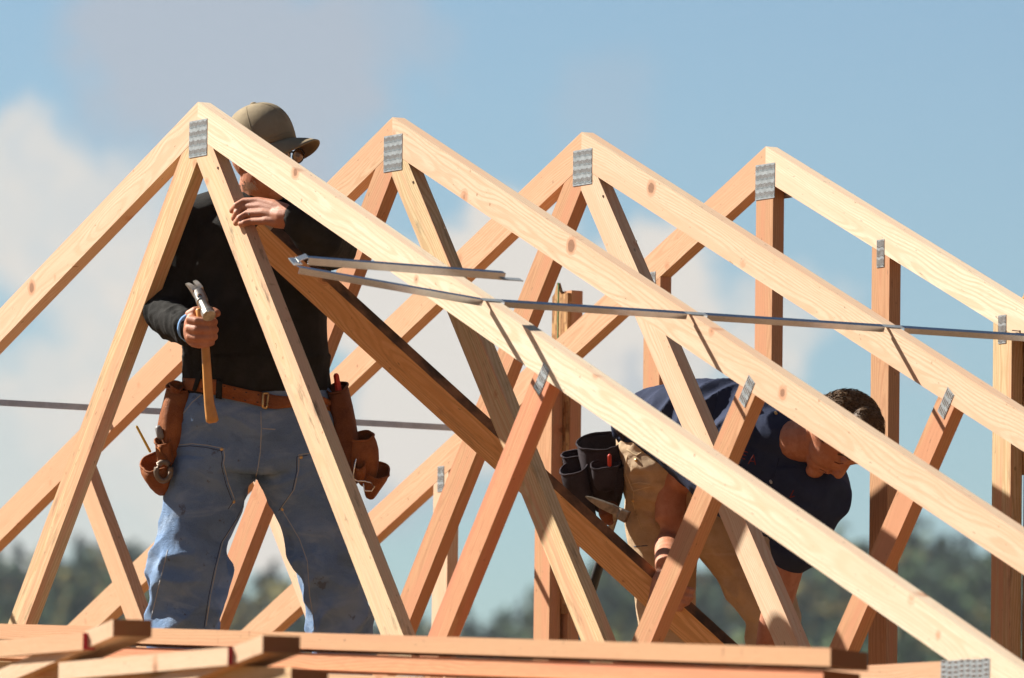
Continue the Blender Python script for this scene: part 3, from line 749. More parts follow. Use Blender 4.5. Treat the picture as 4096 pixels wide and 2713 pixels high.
# left arm of the picture (his right) with the fist
sh1, el1, wr1 = M1(468, 505, -.01), M1(392, 722, .05), M1(440, 757, .245)
add_caps(bm, [(sh1, .052), (el1, .040), (wr1, .029)])
HB = .285
def F(pts, r): add_caps(bm, [(M1((500 + x / 3.92) / 1.7305, (1100 + y_ / 3.92) / 1.7305, b), r * k) for (x, y_, b, k) in pts], 12)
add_ell(bm, M1(446, 762, HB - .02), (.028, .034, .046))                        # palm
F([(1010, 700, HB + .004, 1.1), (1130, 728, HB + .022, 1.1), (1300, 742, HB + .026, 1.05), (1400, 738, HB + .002, .95), (1370, 730, HB - .022, .85)], .0118)
F([(1000, 835, HB + .004, 1.1), (1120, 858, HB + .024, 1.1), (1300, 868, HB + .028, 1.05), (1412, 862, HB + .004, .95), (1380, 850, HB - .022, .85)], .0118)
F([(1010, 960, HB + .000, 1.1), (1130, 985, HB + .020, 1.1), (1300, 985, HB + .024, 1.0), (1405, 970, HB + .002, .95), (1370, 960, HB - .022, .85)], .0112)
F([(1060, 1070, HB - .008, 1.1), (1160, 1092, HB + .010, 1.1), (1280, 1085, HB + .014, 1.0), (1360, 1060, HB - .004, .95), (1330, 1050, HB - .022, .85)], .0102)
F([(1010, 640, HB - .03, 1.3), (1100, 580, HB - .022, 1.25), (1250, 560, HB - .028, 1.1), (1400, 580, HB - .022, 1.0), (1448, 605, HB - .016, .95)], .0122)   # thumb
# right arm of the picture (his left), hand over the web of the first truss
sh2, el2 = M1(735, 500, .0), M1(768, 570, .26)
wr2 = VY(672, 502, .085)
add_caps(bm, [(sh2, .052), (el2, .041), (wr2, .031)])
def G_(pts): add_caps(bm, [(VY((850 + x / 5.227) / 1.7305, (720 + y_ / 5.227) / 1.7305, Y), r) for (x, y_, Y, r) in pts], 12)
add_caps(bm, [(wr2, .031), (VY(655, 502, .074), .032), (VY(640, 500, .066), .030)])
G_([(1520, 660, .078, .022), (1280, 545, .060, .018), (960, 448, .036, .0122), (660, 455, .010, .0112), (500, 545, -.010, .0105), (405, 650, -.011, .0090)])
G_([(1520, 720, .076, .022), (1280, 640, .058, .018), (990, 566, .034, .0122), (650, 575, .008, .0114), (500, 700, -.012, .0108), (445, 815, -.011, .0092)])
G_([(1520, 800, .076, .022), (1300, 755, .056, .018), (1060, 694, .034, .0118), (720, 712, .008, .0110), (560, 810, -.012, .0102), (485, 915, -.011, .0088)])
G_([(1520, 880, .076, .020), (1320, 880, .056, .017), (1110, 858, .034, .0108), (820, 872, .012, .0100), (660, 905, -.006, .0094), (580, 930, -.011, .0082)])
G_([(1450, 640, .095, .017), (1200, 660, .088, .014), (900, 690, .072, .0115), (640, 690, .055, .010)])            # thumb, behind the web
# legs inside the jeans
for spec in ([(500, 1010, 0, 70, .075), (460, 1190, 0, 62, .07), (445, 1330, .01, 52, .055), (428, 1500, 0, 48, .05), (415, 1700, 0, 38, .04), (415, 1770, .02, 36, .05)],
             [(680, 1010, 0, 70, .075), (722, 1190, 0, 62, .07), (765, 1330, .01, 48, .055), (785, 1500, 0, 44, .05), (800, 1700, 0, 38, .04), (800, 1770, .02, 36, .05)]):
    add_loft(bm, spec, D1)
man1 = skin_over('person', bm, .0030, 2, M['skin'])
tag(man1, 'person in a black top, jeans and olive cap, standing with a hammer in one fist', 'person')
# ---- black top
bm = bmesh.new()
add_loft(bm, [(602, 470, -.01, 66, .075, 1), (598, 486, -.01, 120, .095, 1), (596, 520, -.005, 166, .115, 1), (594, 600, .0, 172, .132, 1), (592, 700, .01, 166, .135, 1), (591, 800, .01, 164, .132, 1), (594, 865, .005, 162, .13, 1), (597, 905, .0, 166, .128, 1)], D1, 32, rnd=False)
add_caps(bm, [(M1(612, 452, .005), .071), (M1(604, 485, 0), .082)])
add_caps(bm, [(M1(505, 497, -.01), .07), (sh1, .073), (M1(420, 640, .02), .066), (M1(384, 724, .05), .059), (M1(405, 745, .13), .053), (M1(434, 757, .236), .041)], 18)
add_caps(bm, [(M1(690, 492, 0), .07), (M1(742, 505, .03), .070), (M1(762, 548, .16), .068), (M1(769, 568, .25), .060), (VY(738, 545, .17), .058), (VY(700, 515, .115), .047), (VY(682, 504, .092), .041)], 18)
def d_shirt(p, n):
    x, y_ = pic(p); f = 0
    ax = (UP * .8 + RT * .55).normalized()
    f += .0065 * fold_noise(p, 9, 3.2, ax, 3)
    if x < 445 and y_ > 690: f += .0065 * fold_noise(p, 34, 4.5, (UP * .93 - RT * .35).normalized(), 11) * min(1, (y_ - 690) / 20)
    if x > 660 and y_ < 620: f += .0045 * fold_noise(p, 22, 4, (UP * .95 - RT * .3).normalized(), 7)
    if y_ > 820: f += .006 * fold_noise(p, 12, 3, RT, 5)
    return f
shirt1 = skin_over('long_sleeved_top', bm, .0058, 4, M['black'], man1, d_shirt)
bm = bmesh.new(); cw = M1(439, 757, .25)
cx_ = (wr1 - el1).normalized(); u_ = (UP - cx_ * UP.dot(cx_)).normalized(); v_ = cx_.cross(u_)
frame_rings(bm, [(wr1 + cx_ * .000, u_ * .039, v_ * .037), (wr1 + cx_ * .006, u_ * .041, v_ * .039), (wr1 + cx_ * .014, u_ * .038, v_ * .036)], 24)
bmesh_obj('blue_cuff', bm, simple('light_blue_cotton', (.22, .42, .75), .85), shirt1, smooth=True)
# ---- jeans
bm = bmesh.new()
add_loft(bm, [(598, 892, .0, 152, .112, 1), (598, 925, .0, 170, .125, 1), (597, 980, .0, 192, .135, 1), (595, 1040, .0, 198, .14, 1), (594, 1085, .0, 196, .135, 1)], D1, 32, rnd=False)
add_loft(bm, [(497, 1060, .0, 101, .125, 1), (478, 1120, .0, 94, .12, 1), (465, 1183, .005, 87, .112, 1), (446, 1246, .01, 76, .100, 1), (438, 1313, .015, 77, .098, 1), (436, 1376, .01, 82, .10, 1), (426, 1449, .0, 79, .10, 1), (420, 1560, .0, 72, .09, 1), (415, 1690, .0, 66, .085, 1), (412, 1740, .0, 66, .085, 1)], D1, 28, rnd=False)
add_loft(bm, [(694, 1060, .0, 101, .125, 1), (706, 1120, .0, 96, .12, 1), (722, 1189, .005, 83, .112, 1), (745, 1262, .01, 73, .10, 1), (764, 1329, .015, 62, .094, 1), (778, 1395, .01, 61, .092, 1), (784, 1457, .0, 63, .092, 1), (794, 1580, .0, 62, .09, 1), (800, 1740, .0, 62, .085, 1)], D1, 28, rnd=False)
def d_jeans(p, n):
    x, y_ = pic(p); f = .0080 * fold_noise(p, 11, 2.0, (RT * .85 - UP * .5).normalized(), 1)
    k1 = math.exp(-((y_ - 960) / 45) ** 2) + .9 * math.exp(-(((x - 560) / 90) ** 2 + ((y_ - 1085) / 60) ** 2)) + .9 * math.exp(-(((x - 660) / 90) ** 2 + ((y_ - 1100) / 60) ** 2))
    f += .0085 * k1 * fold_noise(p, 20, 4.5, (RT * (1 if x < 600 else -1) + UP * -.42).normalized(), 4)
    kk = math.exp(-((y_ - 1310) / 75) ** 2); f += .026 * kk * fold_noise(p, 13, 1.7, (RT * .8 - UP * .6).normalized(), 9)
    kb = math.exp(-((y_ - 1430) / 55) ** 2); f += .020 * kb * fold_noise(p, 12, 2.2, (UP * .8 + RT * .5).normalized(), 12)
    return f
jeans = skin_over('jeans', bm, .0058, 2, M['denim'], man1, d_jeans)
def Z2(lst): return [((x / 1.11) / 1.7305, (1300 + y_ / 1.11) / 1.7305) for x, y_ in lst]
def Z3(lst): return [((500 + x / 2.6133) / 1.7305, (1450 + y_ / 2.6133) / 1.7305) for x, y_ in lst]
def Z4(lst): return [((1100 + x / 2.614) / 1.7305, (1450 + y_ / 2.614) / 1.7305) for x, y_ in lst]
sm_ = [Z3([(525, 868), (700, 850), (860, 866), (1005, 895), (1040, 905)]), Z3([(1030, 905), (1042, 980), (1030, 1050), (1045, 1120), (1080, 1260), (1148, 1440), (1100, 1510)]),
       Z3([(1420, 515), (1425, 700), (1415, 930), (1390, 1100), (1355, 1250)]), Z3([(1440, 690), (1568, 700)]), Z2([(1135, 700), (1060, 850), (990, 960), (960, 1080), (935, 1200), (915, 1335)]),
       Z4([(360, 950), (250, 965), (248, 1120), (200, 1330), (60, 1530)]), Z2([(1252, 820), (1330, 950), (1365, 1050), (1375, 1200), (1400, 1350)]), Z3([(800, 335), (700, 420), (580, 570)]),
       Z2([(672, 1300), (700, 1180), (745, 1000)])]
for s_ in sm_: tube_on('stitched_seam', [jeans], s_, .0016, M['seam'], jeans, 0)
for s_ in sm_[:2] + [sm_[5], sm_[4]]: tube_on('stitched_seam', [jeans], [(x - 5, y_ + 5) for x, y_ in s_], .0012, M['seamd'], jeans, 0)
for vx, vy in Z3([(1010, 908), (1135, 1458)]) + Z4([(272, 992), (78, 1535)]):
    bm = bmesh.new(); d = dirpx(vx * 1.7305, vy * 1.7305).normalized(); b_ = bmesh.new(); b_.from_mesh(jeans.data); h = BVHTree.FromBMesh(b_).ray_cast(CAM, d); b_.free()
    if h[0] is not None:
        add_ell(bm, h[0], (.0052, .003, .0052), None, 2); bmesh_obj('rivet', bm, M['brass'], jeans, smooth=True)
for sx in (415, 800):
    bm = bmesh.new(); add_loft(bm, [(sx, 1725, .0, 62, .07, 1), (sx, 1765, .02, 60, .09, 1), (sx, 1790, .05, 56, .14, 1), (sx, 1803, .05, 56, .145, 1)], D1)
    skin_over('boot', bm, .01, 3, M['leatherd'], man1)
# ---- belt with pouches
belt = patch_on('tool_belt', [shirt1, jeans], (Z3([(600, 160), (760, 170), (960, 180), (1020, 225), (1300, 290), (1480, 320)]) + Z4([(0, 345), (160, 355), (430, 360), (600, 385)]),
                Z3([(620, 285), (740, 300), (960, 345), (1010, 370), (1250, 420), (1450, 470)]) + Z4([(0, 488), (180, 470), (500, 490), (670, 535)])), .006, M['leather'], man1, 44, 4, 0)
patch_on('belt_loop', [belt, shirt1], (Z3([(770, 60), (700, 290)]), Z3([(830, 60), (745, 305)])), .004, M['black'], belt, 8, 2)
patch_on('belt_loop', [belt, shirt1], (Z3([(955, 170), (945, 375)]), Z3([(1020, 190), (1012, 385)])), .004, M['black'], belt, 8, 2)
bk = Z3([(1445, 325), (1500, 322), (1480, 480), (1440, 470)])
tube_on('buckle', [belt], bk + [bk[0]], .0032, M['brass'], belt, .004, step=3)
tube_on('buckle', [belt], Z3([(1470, 300), (1568, 290)]), .0025, M['brass'], belt, .004, step=3)
for q in Z3([(1140, 278), (1262, 312), (1388, 338), (1128, 370), (1250, 395), (1378, 415), (1032, 248), (795, 275)]):
    tube_on('punched_hole', [belt], [q, (q[0] + 3, q[1] + .5)], .0022, M['rubber'], belt, -.0012, step=1)

def pocket(name, rows, D0, mat, parent, n=26, th=.004, wob=.011, seed=1, tilt=False):
    """open-topped pouch: rows (vx, vy, b, half width px, half depth m) from rim to bottom; rim stays open"""
    P = [V3(r[0], r[1], D0 - r[2]) for r in rows]; bm = bmesh.new(); k_ = 1.7305 / FPX * D0; rows_v = []
    up = (P[0] - P[-1]).normalized(); dv0 = (TC - up * TC.dot(up)).normalized(); sv0 = dv0.cross(up).normalized()
    for i, r in enumerate(rows):
        row = []
        for j in range(n):
            a = 2 * math.pi * j / n; ca, sa = math.cos(a), math.sin(a)
            q = P[i] + sv0 * (abs(ca) ** .8 * (1 if ca > 0 else -1)) * r[3] * k_ + dv0 * (abs(sa) ** .8 * (1 if sa > 0 else -1)) * r[4]
            if i == 0: q = q - up * (.010 * (1 + math.sin(a)) if not tilt else .03 * (1 + math.sin(a)) * .5) + up * .003 * mnoise.noise(q * 60)
            q = q + (q - P[i]).normalized() * wob * (mnoise.noise(q * 16 + Vector((seed, 0, 0))) + .5 * mnoise.noise(q * 40 + Vector((seed, 3, 0)))); row.append(bm.verts.new(q))
        rows_v.append(row)
    inner = [[bm.verts.new(v.co.lerp(P[i], .06) - up * (0 if i == 0 else 0)) for v in row] for i, row in enumerate(rows_v)]
    for g_, s in ((rows_v, 1), (inner, -1)):
        for r0, r1 in zip(g_, g_[1:]):
            for j in range(n):
                f = (r0[j], r1[j], r1[(j + 1) % n], r0[(j + 1) % n]); bm.faces.new(f if s > 0 else f[::-1])
    for j in range(n): bm.faces.new((rows_v[0][j], rows_v[0][(j + 1) % n], inner[0][(j + 1) % n], inner[0][j]))
    bm.faces.new(rows_v[-1]); bm.faces.new(inner[-1][::-1])
    bmesh.ops.recalc_face_normals(bm, faces=bm.faces)
    o = bmesh_obj(name, bm, mat, parent, smooth=True)
    md = o.modifiers.new('s', 'SUBSURF'); md.levels = 1; md.render_levels = 1
    rim = bmesh.new(); ring = [v.co.copy() for v in o.data.vertices[:n]]; add_caps(rim, [(p, .0032) for p in ring + [ring[0]]], 6)
    bmesh_obj('rim', rim, mat, o, smooth=True)
    return o
def ZV(lst, ox, oy, s): return [((ox + x / s) / 1.7305, (oy + y_ / s) / 1.7305) for x, y_ in lst]
# left bag (V picture units)
pocket('leather_pouch', [(414, 885, .02, 28, .03), (408, 930, .03, 34, .05), (402, 990, .03, 34, .055), (393, 1050, .03, 28, .05), (388, 1090, .02, 16, .03)], D1, M['leather'], belt, seed=2)
pocket('leather_pouch', [(408, 882, .04, 17, .02), (404, 905, .04, 17, .022), (398, 930, .04, 14, .02)], D1, M['leather'], belt, seed=3)
pocket('leather_pouch', [(356, 1056, .05, 40, .055), (359, 1085, .05, 39, .055), (370, 1120, .04, 27, .045), (384, 1146, .03, 8, .015)], D1, M['leather'], belt, seed=5, tilt=True)
pocket('leather_pouch', [(372, 1012, .08, 20, .022), (376, 1045, .08, 20, .024), (384, 1080, .07, 16, .02)], D1, M['leather'], belt, seed=7)
pocket('leather_pouch', [(402, 930, .035, 17, .03), (397, 965, .035, 24, .035), (392, 1010, .035, 20, .035)], D1, M['leatherd'], belt, seed=8)
hl = bmesh.new(); add_caps(hl, [(M1(368, 1033, .10), .0085), (M1(376, 1058, .10), .0095), (M1(384, 1075, .095), .009)]); bmesh_obj('tool_sleeve', hl, M['leather'], belt, smooth=True)
t_ = empty('pliers', tuple(M1(378, 1085, .1)), 'grey steel tool with a ring end hanging in the left leather pouch', 'hand tool')
bm = bmesh.new(); add_caps(bm, [(M1(366, 990, .075), .010), (M1(371, 1010, .078), .010)]); bmesh_obj('grip', bm, simple('grey_plastic', (.24, .23, .22), .5), t_, smooth=True)
bm = bmesh.new(); kk_ = [M1(378 + 17 * math.cos(a), 1090 + 22 * math.sin(a), .105 + .0 * a) for a in [i * math.pi / 8 for i in range(17)]]; add_caps(bm, [(p, .0078) for p in kk_], 8); bmesh_obj('ring', bm, simple('worn_grey_brown', (.20, .15, .11), .5, .4), t_, smooth=True)
bm = bmesh.new(); add_caps(bm, [(M1(316, 986, .07), .0034), (M1(347, 1044, .07), .0038)], 6)
pn = bmesh_obj('pencil', bm, M['yelp'], None); tag(pn, 'thin yellow pencil sticking out of the left leather pouch', 'pencil')
# right bag
pocket('leather_pouch', [(778, 888, .03, 25, .04), (789, 940, .03, 30, .05), (800, 1010, .03, 30, .055), (812, 1070, .03, 27, .05), (826, 1120, .02, 15, .03)], D1, M['leatherd'], belt, seed=11)
pocket('leather_pouch', [(834, 1000, .05, 28, .04), (838, 1040, .05, 35, .05), (844, 1090, .05, 32, .05), (850, 1130, .04, 14, .03)], D1, M['leather'], belt, seed=13)
pocket('leather_pouch', [(872, 1076, .07, 31, .04), (869, 1105, .07, 30, .04), (860, 1135, .06, 21, .03), (855, 1156, .05, 7, .012)], D1, M['leather'], belt, seed=15, tilt=True)
pocket('leather_pouch', [(833, 1062, .10, 14, .016), (835, 1085, .10, 14, .018), (835, 1112, .09, 11, .014)], D1, M['leather'], belt, seed=16)
tube_on('belt_tail', [belt], Z4([(470, 380), (560, 420), (640, 490), (665, 520)]), .009, M['leather'], belt, -.002)
bm = bmesh.new(); add_caps(bm, [(M1(*q, .115), .0021) for q in ZV([(848, 1010), (830, 1100), (818, 1160), (825, 1215), (860, 1240), (930, 1240), (1000, 1255), (1040, 1300), (1010, 1345), (935, 1342), (925, 1270)], 1100, 1450, 2.614)], 6)
bmesh_obj('wire_hook', bm, M['zinct'], belt, smooth=True)
bm = bmesh.new(); add_caps(bm, [(M1(777, 868, .05), .008), (M1(783, 905, .05), .009)], 4)
rp = bmesh_obj('carpenter_pencil', bm, M['redp'], None); tag(rp, 'red square tool end showing at the top of the right leather pouch', 'tool end')
# ---- cap
bm = bmesh.new(); KC = M1(604, 322, .045); cf = (RT * .84 + TC * .50 + UP * .20).normalized(); cu = (UP - cf * UP.dot(cf)).normalized(); cu = (cu * .96 + cf * -.02 ).normalized(); cf = (cf - cu * cf.dot(cu)).normalized(); cs = cf.cross(cu)
N_ = 40; rws = []
for i in range(15):
    t = i / 14 * math.pi / 2 * .985
    row = []
    for j in range(N_):
        a = 2 * math.pi * j / N_; rf = .099 if math.cos(a) > 0 else .103; z = .113 * math.sin(t) ** .92; k = math.cos(t) ** .78
        q = KC - cu * .014 + cf * math.cos(a) * rf * k + cs * math.sin(a) * .086 * k + cu * z
        gs = abs(math.sin(a * 3)); q += (q - KC).normalized() * (-.0016 * math.exp(-(gs / .12) ** 2) * math.cos(t) + .0015 * mnoise.noise(q * 18))
        if i == 0: q -= cu * .012 * (1 if math.cos(a) > -.2 else .6)
        row.append(bm.verts.new(q))
    rws.append(row)
for r0, r1 in zip(rws, rws[1:]):
    for j in range(N_): bm.faces.new((r0[j], r0[(j + 1) % N_], r1[(j + 1) % N_], r1[j]))
bm.faces.new(rws[-1])
cap = bmesh_obj('cap', bm, M['capc'], man1, smooth=True)
sd = cap.modifiers.new('t', 'SOLIDIFY'); sd.thickness = .003
bm = bmesh.new(); top = []
for i in range(9):
    row = []
    for j in range(21):
        a = (j / 20 - .5) * 2 * .98; u = i / 8
        rim = KC - cu * .022 + cf * math.cos(a) * .098 + cs * math.sin(a) * .085
        L_ = .076 * math.cos(a * 1.50) ** .5 if abs(a * 1.50) < math.pi / 2 else 0
        q = rim + cf * L_ * u - cu * (.046 * (abs(math.sin(a)) ** 1.8) * (.30 + .70 * u) + .012 * u + .010 * u * u * math.cos(a)) + cs * math.sin(a) * .006 * u
        row.append(bm.verts.new(q))
    top.append(row)
for r0, r1 in zip(top, top[1:]):
    for j in range(20): bm.faces.new((r0[j], r0[j + 1], r1[j + 1], r1[j]))
bmesh.ops.remove_doubles(bm, verts=bm.verts, dist=.0004)
brim = bmesh_obj('brim', bm, M['capc'], cap, smooth=True); sd = brim.modifiers.new('t', 'SOLIDIFY'); sd.thickness = .0042; sd.offset = 0
bm = bmesh.new(); add_ell(bm, KC + cu * .1005 - cf * .004, (.0095, .0095, .0055), (cf, cs, cu), 2); bmesh_obj('cap_button', bm, M['capc'], cap, smooth=True)
for L_ in ([(655, 185), (646, 260), (655, 350), (680, 450), (722, 610)], [(700, 180), (900, 150), (1100, 200), (1300, 330), (1420, 520)], [(1010, 862), (1150, 815), (1320, 745), (1490, 692)]):
    tube_on('cap_seam', [cap], ZV(L_, 850, 380, 4.736), .0011, M['capc'], cap, 0, step=3)
# ---- sunglasses
gl = bmesh.new()
for s_ in (-1, 1):
    m_ = Matrix((hf * .004 + hs * s_ * .0, hs * .028, hu * .020)).transposed().to_4x4(); m_.translation = HC + hf * .098 + hs * s_ * .034 + hu * .006
    bmesh.ops.create_icosphere(gl, subdivisions=3, radius=1, matrix=m_)
sg_ = bmesh_obj('sunglasses', gl, M['lens'], man1, smooth=True)
for s_ in (-1, 1):
    bm = bmesh.new(); c0_ = HC + hf * .099 + hs * s_ * .034 + hu * .006
    add_caps(bm, [(c0_ + hs * .0285 * math.cos(a) + hu * .0205 * math.sin(a), .0016) for a in [i * math.pi / 10 for i in range(21)]], 6)
    add_caps(bm, [(c0_ + hs * s_ * .028 + hu * .008, .0028), (HC + hs * s_ * .080 + hf * .045 + hu * .012, .0028), (HC + hs * s_ * .082 - hf * .005 + hu * .012, .0028)], 6)
    bmesh_obj('glasses_frame', bm, M['rubber'], sg_, smooth=True)
# grey stubble tuft at the back of the neck / jaw
bm = bmesh.new()
for i in range(120):
    a = VY(0, 0, 0) if False else None
    x = 572 + RND.gauss(0, 7); y_ = 428 + RND.gauss(0, 6); p = M1(x, y_, .115 + RND.uniform(-.01, .01)); add_caps(bm, [(p, .0006), (p + RT * .006 - UP * RND.uniform(.006, .014), .0003)], 4)
bmesh_obj('grey_stubble', bm, simple('grey_hair', (.55, .42, .32), .6), man1)

# ---- hammer in the fist
ham = empty('hammer', tuple(M1(476, 800, HB)), 'steel claw hammer with a wooden handle held upright in the fist', 'hammer')
bm = bmesh.new()
hp = [(460, 716, HB - .004, 8.5, .008), (465, 740, HB, 9, .0085), (470, 775, HB, 9.5, .009), (475, 806, HB, 10, .0095), (478, 850, HB, 10.5, .0095), (481, 900, HB, 11, .010), (484, 935, HB, 12, .0105), (489, 962, HB, 14.5, .0125), (491, 973, HB, 15, .0125)]
add_loft(bm, [(x, y_, b, w_ * .98, d) for x, y_, b, w_, d in hp], D1, 16); bmesh_obj('handle', bm, M['hickory'], ham, smooth=True)
bm = bmesh.new()
fA = M1(484, 731, HB + .085); bA = M1(468, 698, HB + .035); cA = M1(459, 676, HB + .012); tA = M1(441, 653, HB - .035)
ax_ = (fA - bA).normalized(); u_ = (RT - ax_ * RT.dot(ax_)).normalized(); v_ = ax_.cross(u_)
R0 = .0182
frame_rings(bm, [(fA, u_ * (R0 - .002), v_ * (R0 - .002)), (fA - ax_ * .002, u_ * R0, v_ * R0), (fA - ax_ * .022, u_ * R0, v_ * R0), (fA - ax_ * .027, u_ * .013, v_ * .013), (bA + ax_ * .004, u_ * .0135, v_ * .0135), (bA, u_ * .0165, v_ * .016), (cA, u_ * .016, v_ * .014)], 20)
bmesh_obj('head', bm, M['hsteel'], ham, smooth=False)
cl = (tA - cA); lat = (RT * .93 + UP * .15).normalized(); lat = (lat - cl.normalized() * lat.dot(cl.normalized())).normalized(); dn = cl.normalized().cross(lat)
L = []
for s_ in (-1, 1):
    bm2 = bmesh.new(); prev = None
    st = []
    for i in range(7):
        f = i / 6; c = cA.lerp(tA, f) + dn * (-.012 * f * (1 - f) * 4 * .3) + lat * s_ * (.0078 + .0035 * f) + TC * (.006 * math.sin(f * math.pi)); wd_ = .0078 * (1 - .38 * f); th_ = .012 * (1 - .82 * f)
        st.append([bm2.verts.new(c + lat * a * wd_ + dn * b * th_) for a, b in ((-1, -1), (1, -1), (1, 1), (-1, 1))])
    for r0, r1 in zip(st, st[1:]):
        for k in range(4): bm2.faces.new((r0[k], r0[(k + 1) % 4], r1[(k + 1) % 4], r1[k]))
    bm2.faces.new(st[0][::-1]); bm2.faces.new(st[-1]); bmesh_obj('claw', bm2, M['hsteel'], ham, .0012)
for q, r in (((462, 693), .0055), ((467, 702), .0062)):
    bm = bmesh.new(); c = M1(q[0] - 1, q[1] - 9, HB + .040); fn_ = (TC * .85 + UP * .4).normalized(); a1 = (RT - fn_ * RT.dot(fn_)).normalized(); a2 = fn_.cross(a1)
    add_caps(bm, [(c + a1 * r * math.cos(a) + a2 * r * math.sin(a), .0013) for a in [i * math.pi / 8 for i in range(17)]], 6); bmesh_obj('wedge_ring', bm, simple('rusty_ring', (.25, .13, .06), .6, .5), ham)

# ================================================================== the brown board carried by the two men
Pa = VY(590, 528, .20); Pb = VY(1690, 1530, 1.40)
bdir = (Pb - Pa).normalized()
brd = board('carried_board', Pa, Pb, (UP * .75 + RT * .34 + TC * .62), .089, .0381, M['w_dark'], None, .003)
tag(brd, 'dark brown wet board slanting down between the two men', 'board')

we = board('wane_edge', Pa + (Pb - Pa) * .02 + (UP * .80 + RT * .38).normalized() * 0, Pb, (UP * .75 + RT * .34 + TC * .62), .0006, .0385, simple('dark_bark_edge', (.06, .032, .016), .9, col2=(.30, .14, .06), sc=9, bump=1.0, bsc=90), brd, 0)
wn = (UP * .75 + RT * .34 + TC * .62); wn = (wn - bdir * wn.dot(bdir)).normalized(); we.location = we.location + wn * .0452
# ================================================================== the stooping man
D2 = 22.40
def bsh(vx): return (vx - 1480) / 480 * .62
def M2(vx, vy, b=0.0): return V3(vx, vy, D2 - bsh(vx) - b)
def S2(spec): return [(s[0], s[1], s[2] + bsh(s[0])) + tuple(s[3:]) for s in spec]
BY = lambda vx: Pa.y + (Pb.y - Pa.y) * (vx - 590) / (1690 - 590)
def MB_(vx, vy, off): return VY(vx, vy, BY(vx) - off)
bm = bmesh.new()
# head, looking down
add_ell(bm, M2(1953, 990), (.095, .078, .096)); add_ell(bm, M2(1925, 1038, .01), (.066, .066, .058)); add_ell(bm, M2(1985, 1035), (.050, .060, .046))
add_ell(bm, M2(1966, 1056, .0), (.030, .052, .022)); add_ell(bm, M2(1900, 1062, .0), (.044, .050, .036)); add_ell(bm, M2(1884, 1087, .0), (.026, .032, .022))
add_ell(bm, M2(1907, 1084, .0), (.015, .022, .012)); add_ell(bm, M2(1915, 1090, .0), (.010, .018, .008)); add_caps(bm, [(M2(1957, 1074), .010), (M2(1944, 1092), .0115), (M2(1937, 1099), .0125)])
for s_ in (-1, 1):
    add_ell(bm, M2(1931, 1095, s_ * .011), (.010, .008, .008)); add_ell(bm, M2(1962, 1066, s_ * .032), (.024, .020, .012)); add_ell(bm, M2(1915, 1060, s_ * .040), (.032, .020, .026))
ear_r = (RT * .5 + UP * .87).normalized()
add_ell(bm, M2(1876, 996, .078), (.017, .010, .030), (RT, TC, UP)); add_ell(bm, M2(1868, 1000, .084), (.007, .007, .024), (RT, TC, UP))
add_caps(bm, [(M2(1915, 1010, 0), .062), (M2(1860, 1018, 0), .062), (M2(1810, 1028, 0), .060), (M2(1760, 1042, -.02), .056)], 18)
add_loft(bm, S2([(1770, 1055, -.02, 52, .055), (1700, 1040, -.01, 75, .08), (1600, 1010, 0, 85, .10), (1520, 1020, 0, 75, .10)]), D2)
# near arm, hand clasping the board
add_caps(bm, [(M2(1690, 1030, .03), .06), (M2(1635, 1055, .04), .052), (M2(1595, 1085, .04), .048), (M2(1562, 1115, .045), .046), (M2(1551, 1150, .055), .045), (M2(1549, 1203, .065), .0435), (M2(1544, 1260, .10), .038), (MB_(1539, 1310, .035), .030), (MB_(1533, 1340, .032), .030), (MB_(1527, 1368, .030), .031), (MB_(1528, 1385, .030), .024)], 18)
for i, (x0, y0, x1, y1) in enumerate([(1540, 1350, 1592, 1368), (1532, 1368, 1590, 1384), (1527, 1384, 1582, 1398), (1522, 1396, 1570, 1410)]):
    add_caps(bm, [(MB_(x0, y0, .034), .0125), (MB_(x0 * .6 + x1 * .4, y0 * .6 + y1 * .4 - 3, .036), .0118), (MB_(x1 - 4, y1 - 4, .030), .0105), (MB_(x1 + 8, y1 - 2, .008), .0092)], 12)
add_caps(bm, [(MB_(1522, 1345, .030), .014), (MB_(1510, 1375, .030), .0125), (MB_(1503, 1400, .028), .011)], 12)
# far arm
add_caps(bm, [(M2(1864, 1140, -.06), .055), (M2(1846, 1220, -.03), .050), (M2(1826, 1290, -.02), .046), (M2(1805, 1370, .0), .042), (M2(1782, 1450, .02), .036), (M2(1765, 1515, .04), .026), (M2(1757, 1545, .05), .034), (M2(1750, 1580, .05), .030)], 18)
for k in range(4): add_caps(bm, [(M2(1742 + 9 * k, 1580, .05), .011), (M2(1738 + 9 * k, 1615, .06), .010), (M2(1735 + 9 * k, 1640, .05), .009)], 10)
add_caps(bm, [(M2(1775, 1565, .06), .012), (M2(1788, 1595, .07), .010)], 10)
# legs
for sp_ in ([(1525, 1080, 0, 60, .07), (1527, 1250, 0, 52, .06), (1540, 1420, 0, 42, .05), (1550, 1600, 0, 36, .045), (1556, 1740, 0, 34, .045)], [(1650, 1180, 0, 60, .07), (1725, 1290, 0, 52, .06), (1780, 1420, 0, 42, .05), (1790, 1600, 0, 36, .045), (1792, 1740, 0, 34, .045)]):
    add_loft(bm, [(s[0], s[1], (bsh(s[0]) * .35) + s[2] - .02, s[3], s[4]) for s in sp_], D2)
man2 = skin_over('person', bm, .0042, 2, M['skin'])
tag(man2, 'person stooping head down in a navy shirt and khaki trousers, gripping the dark board', 'person')
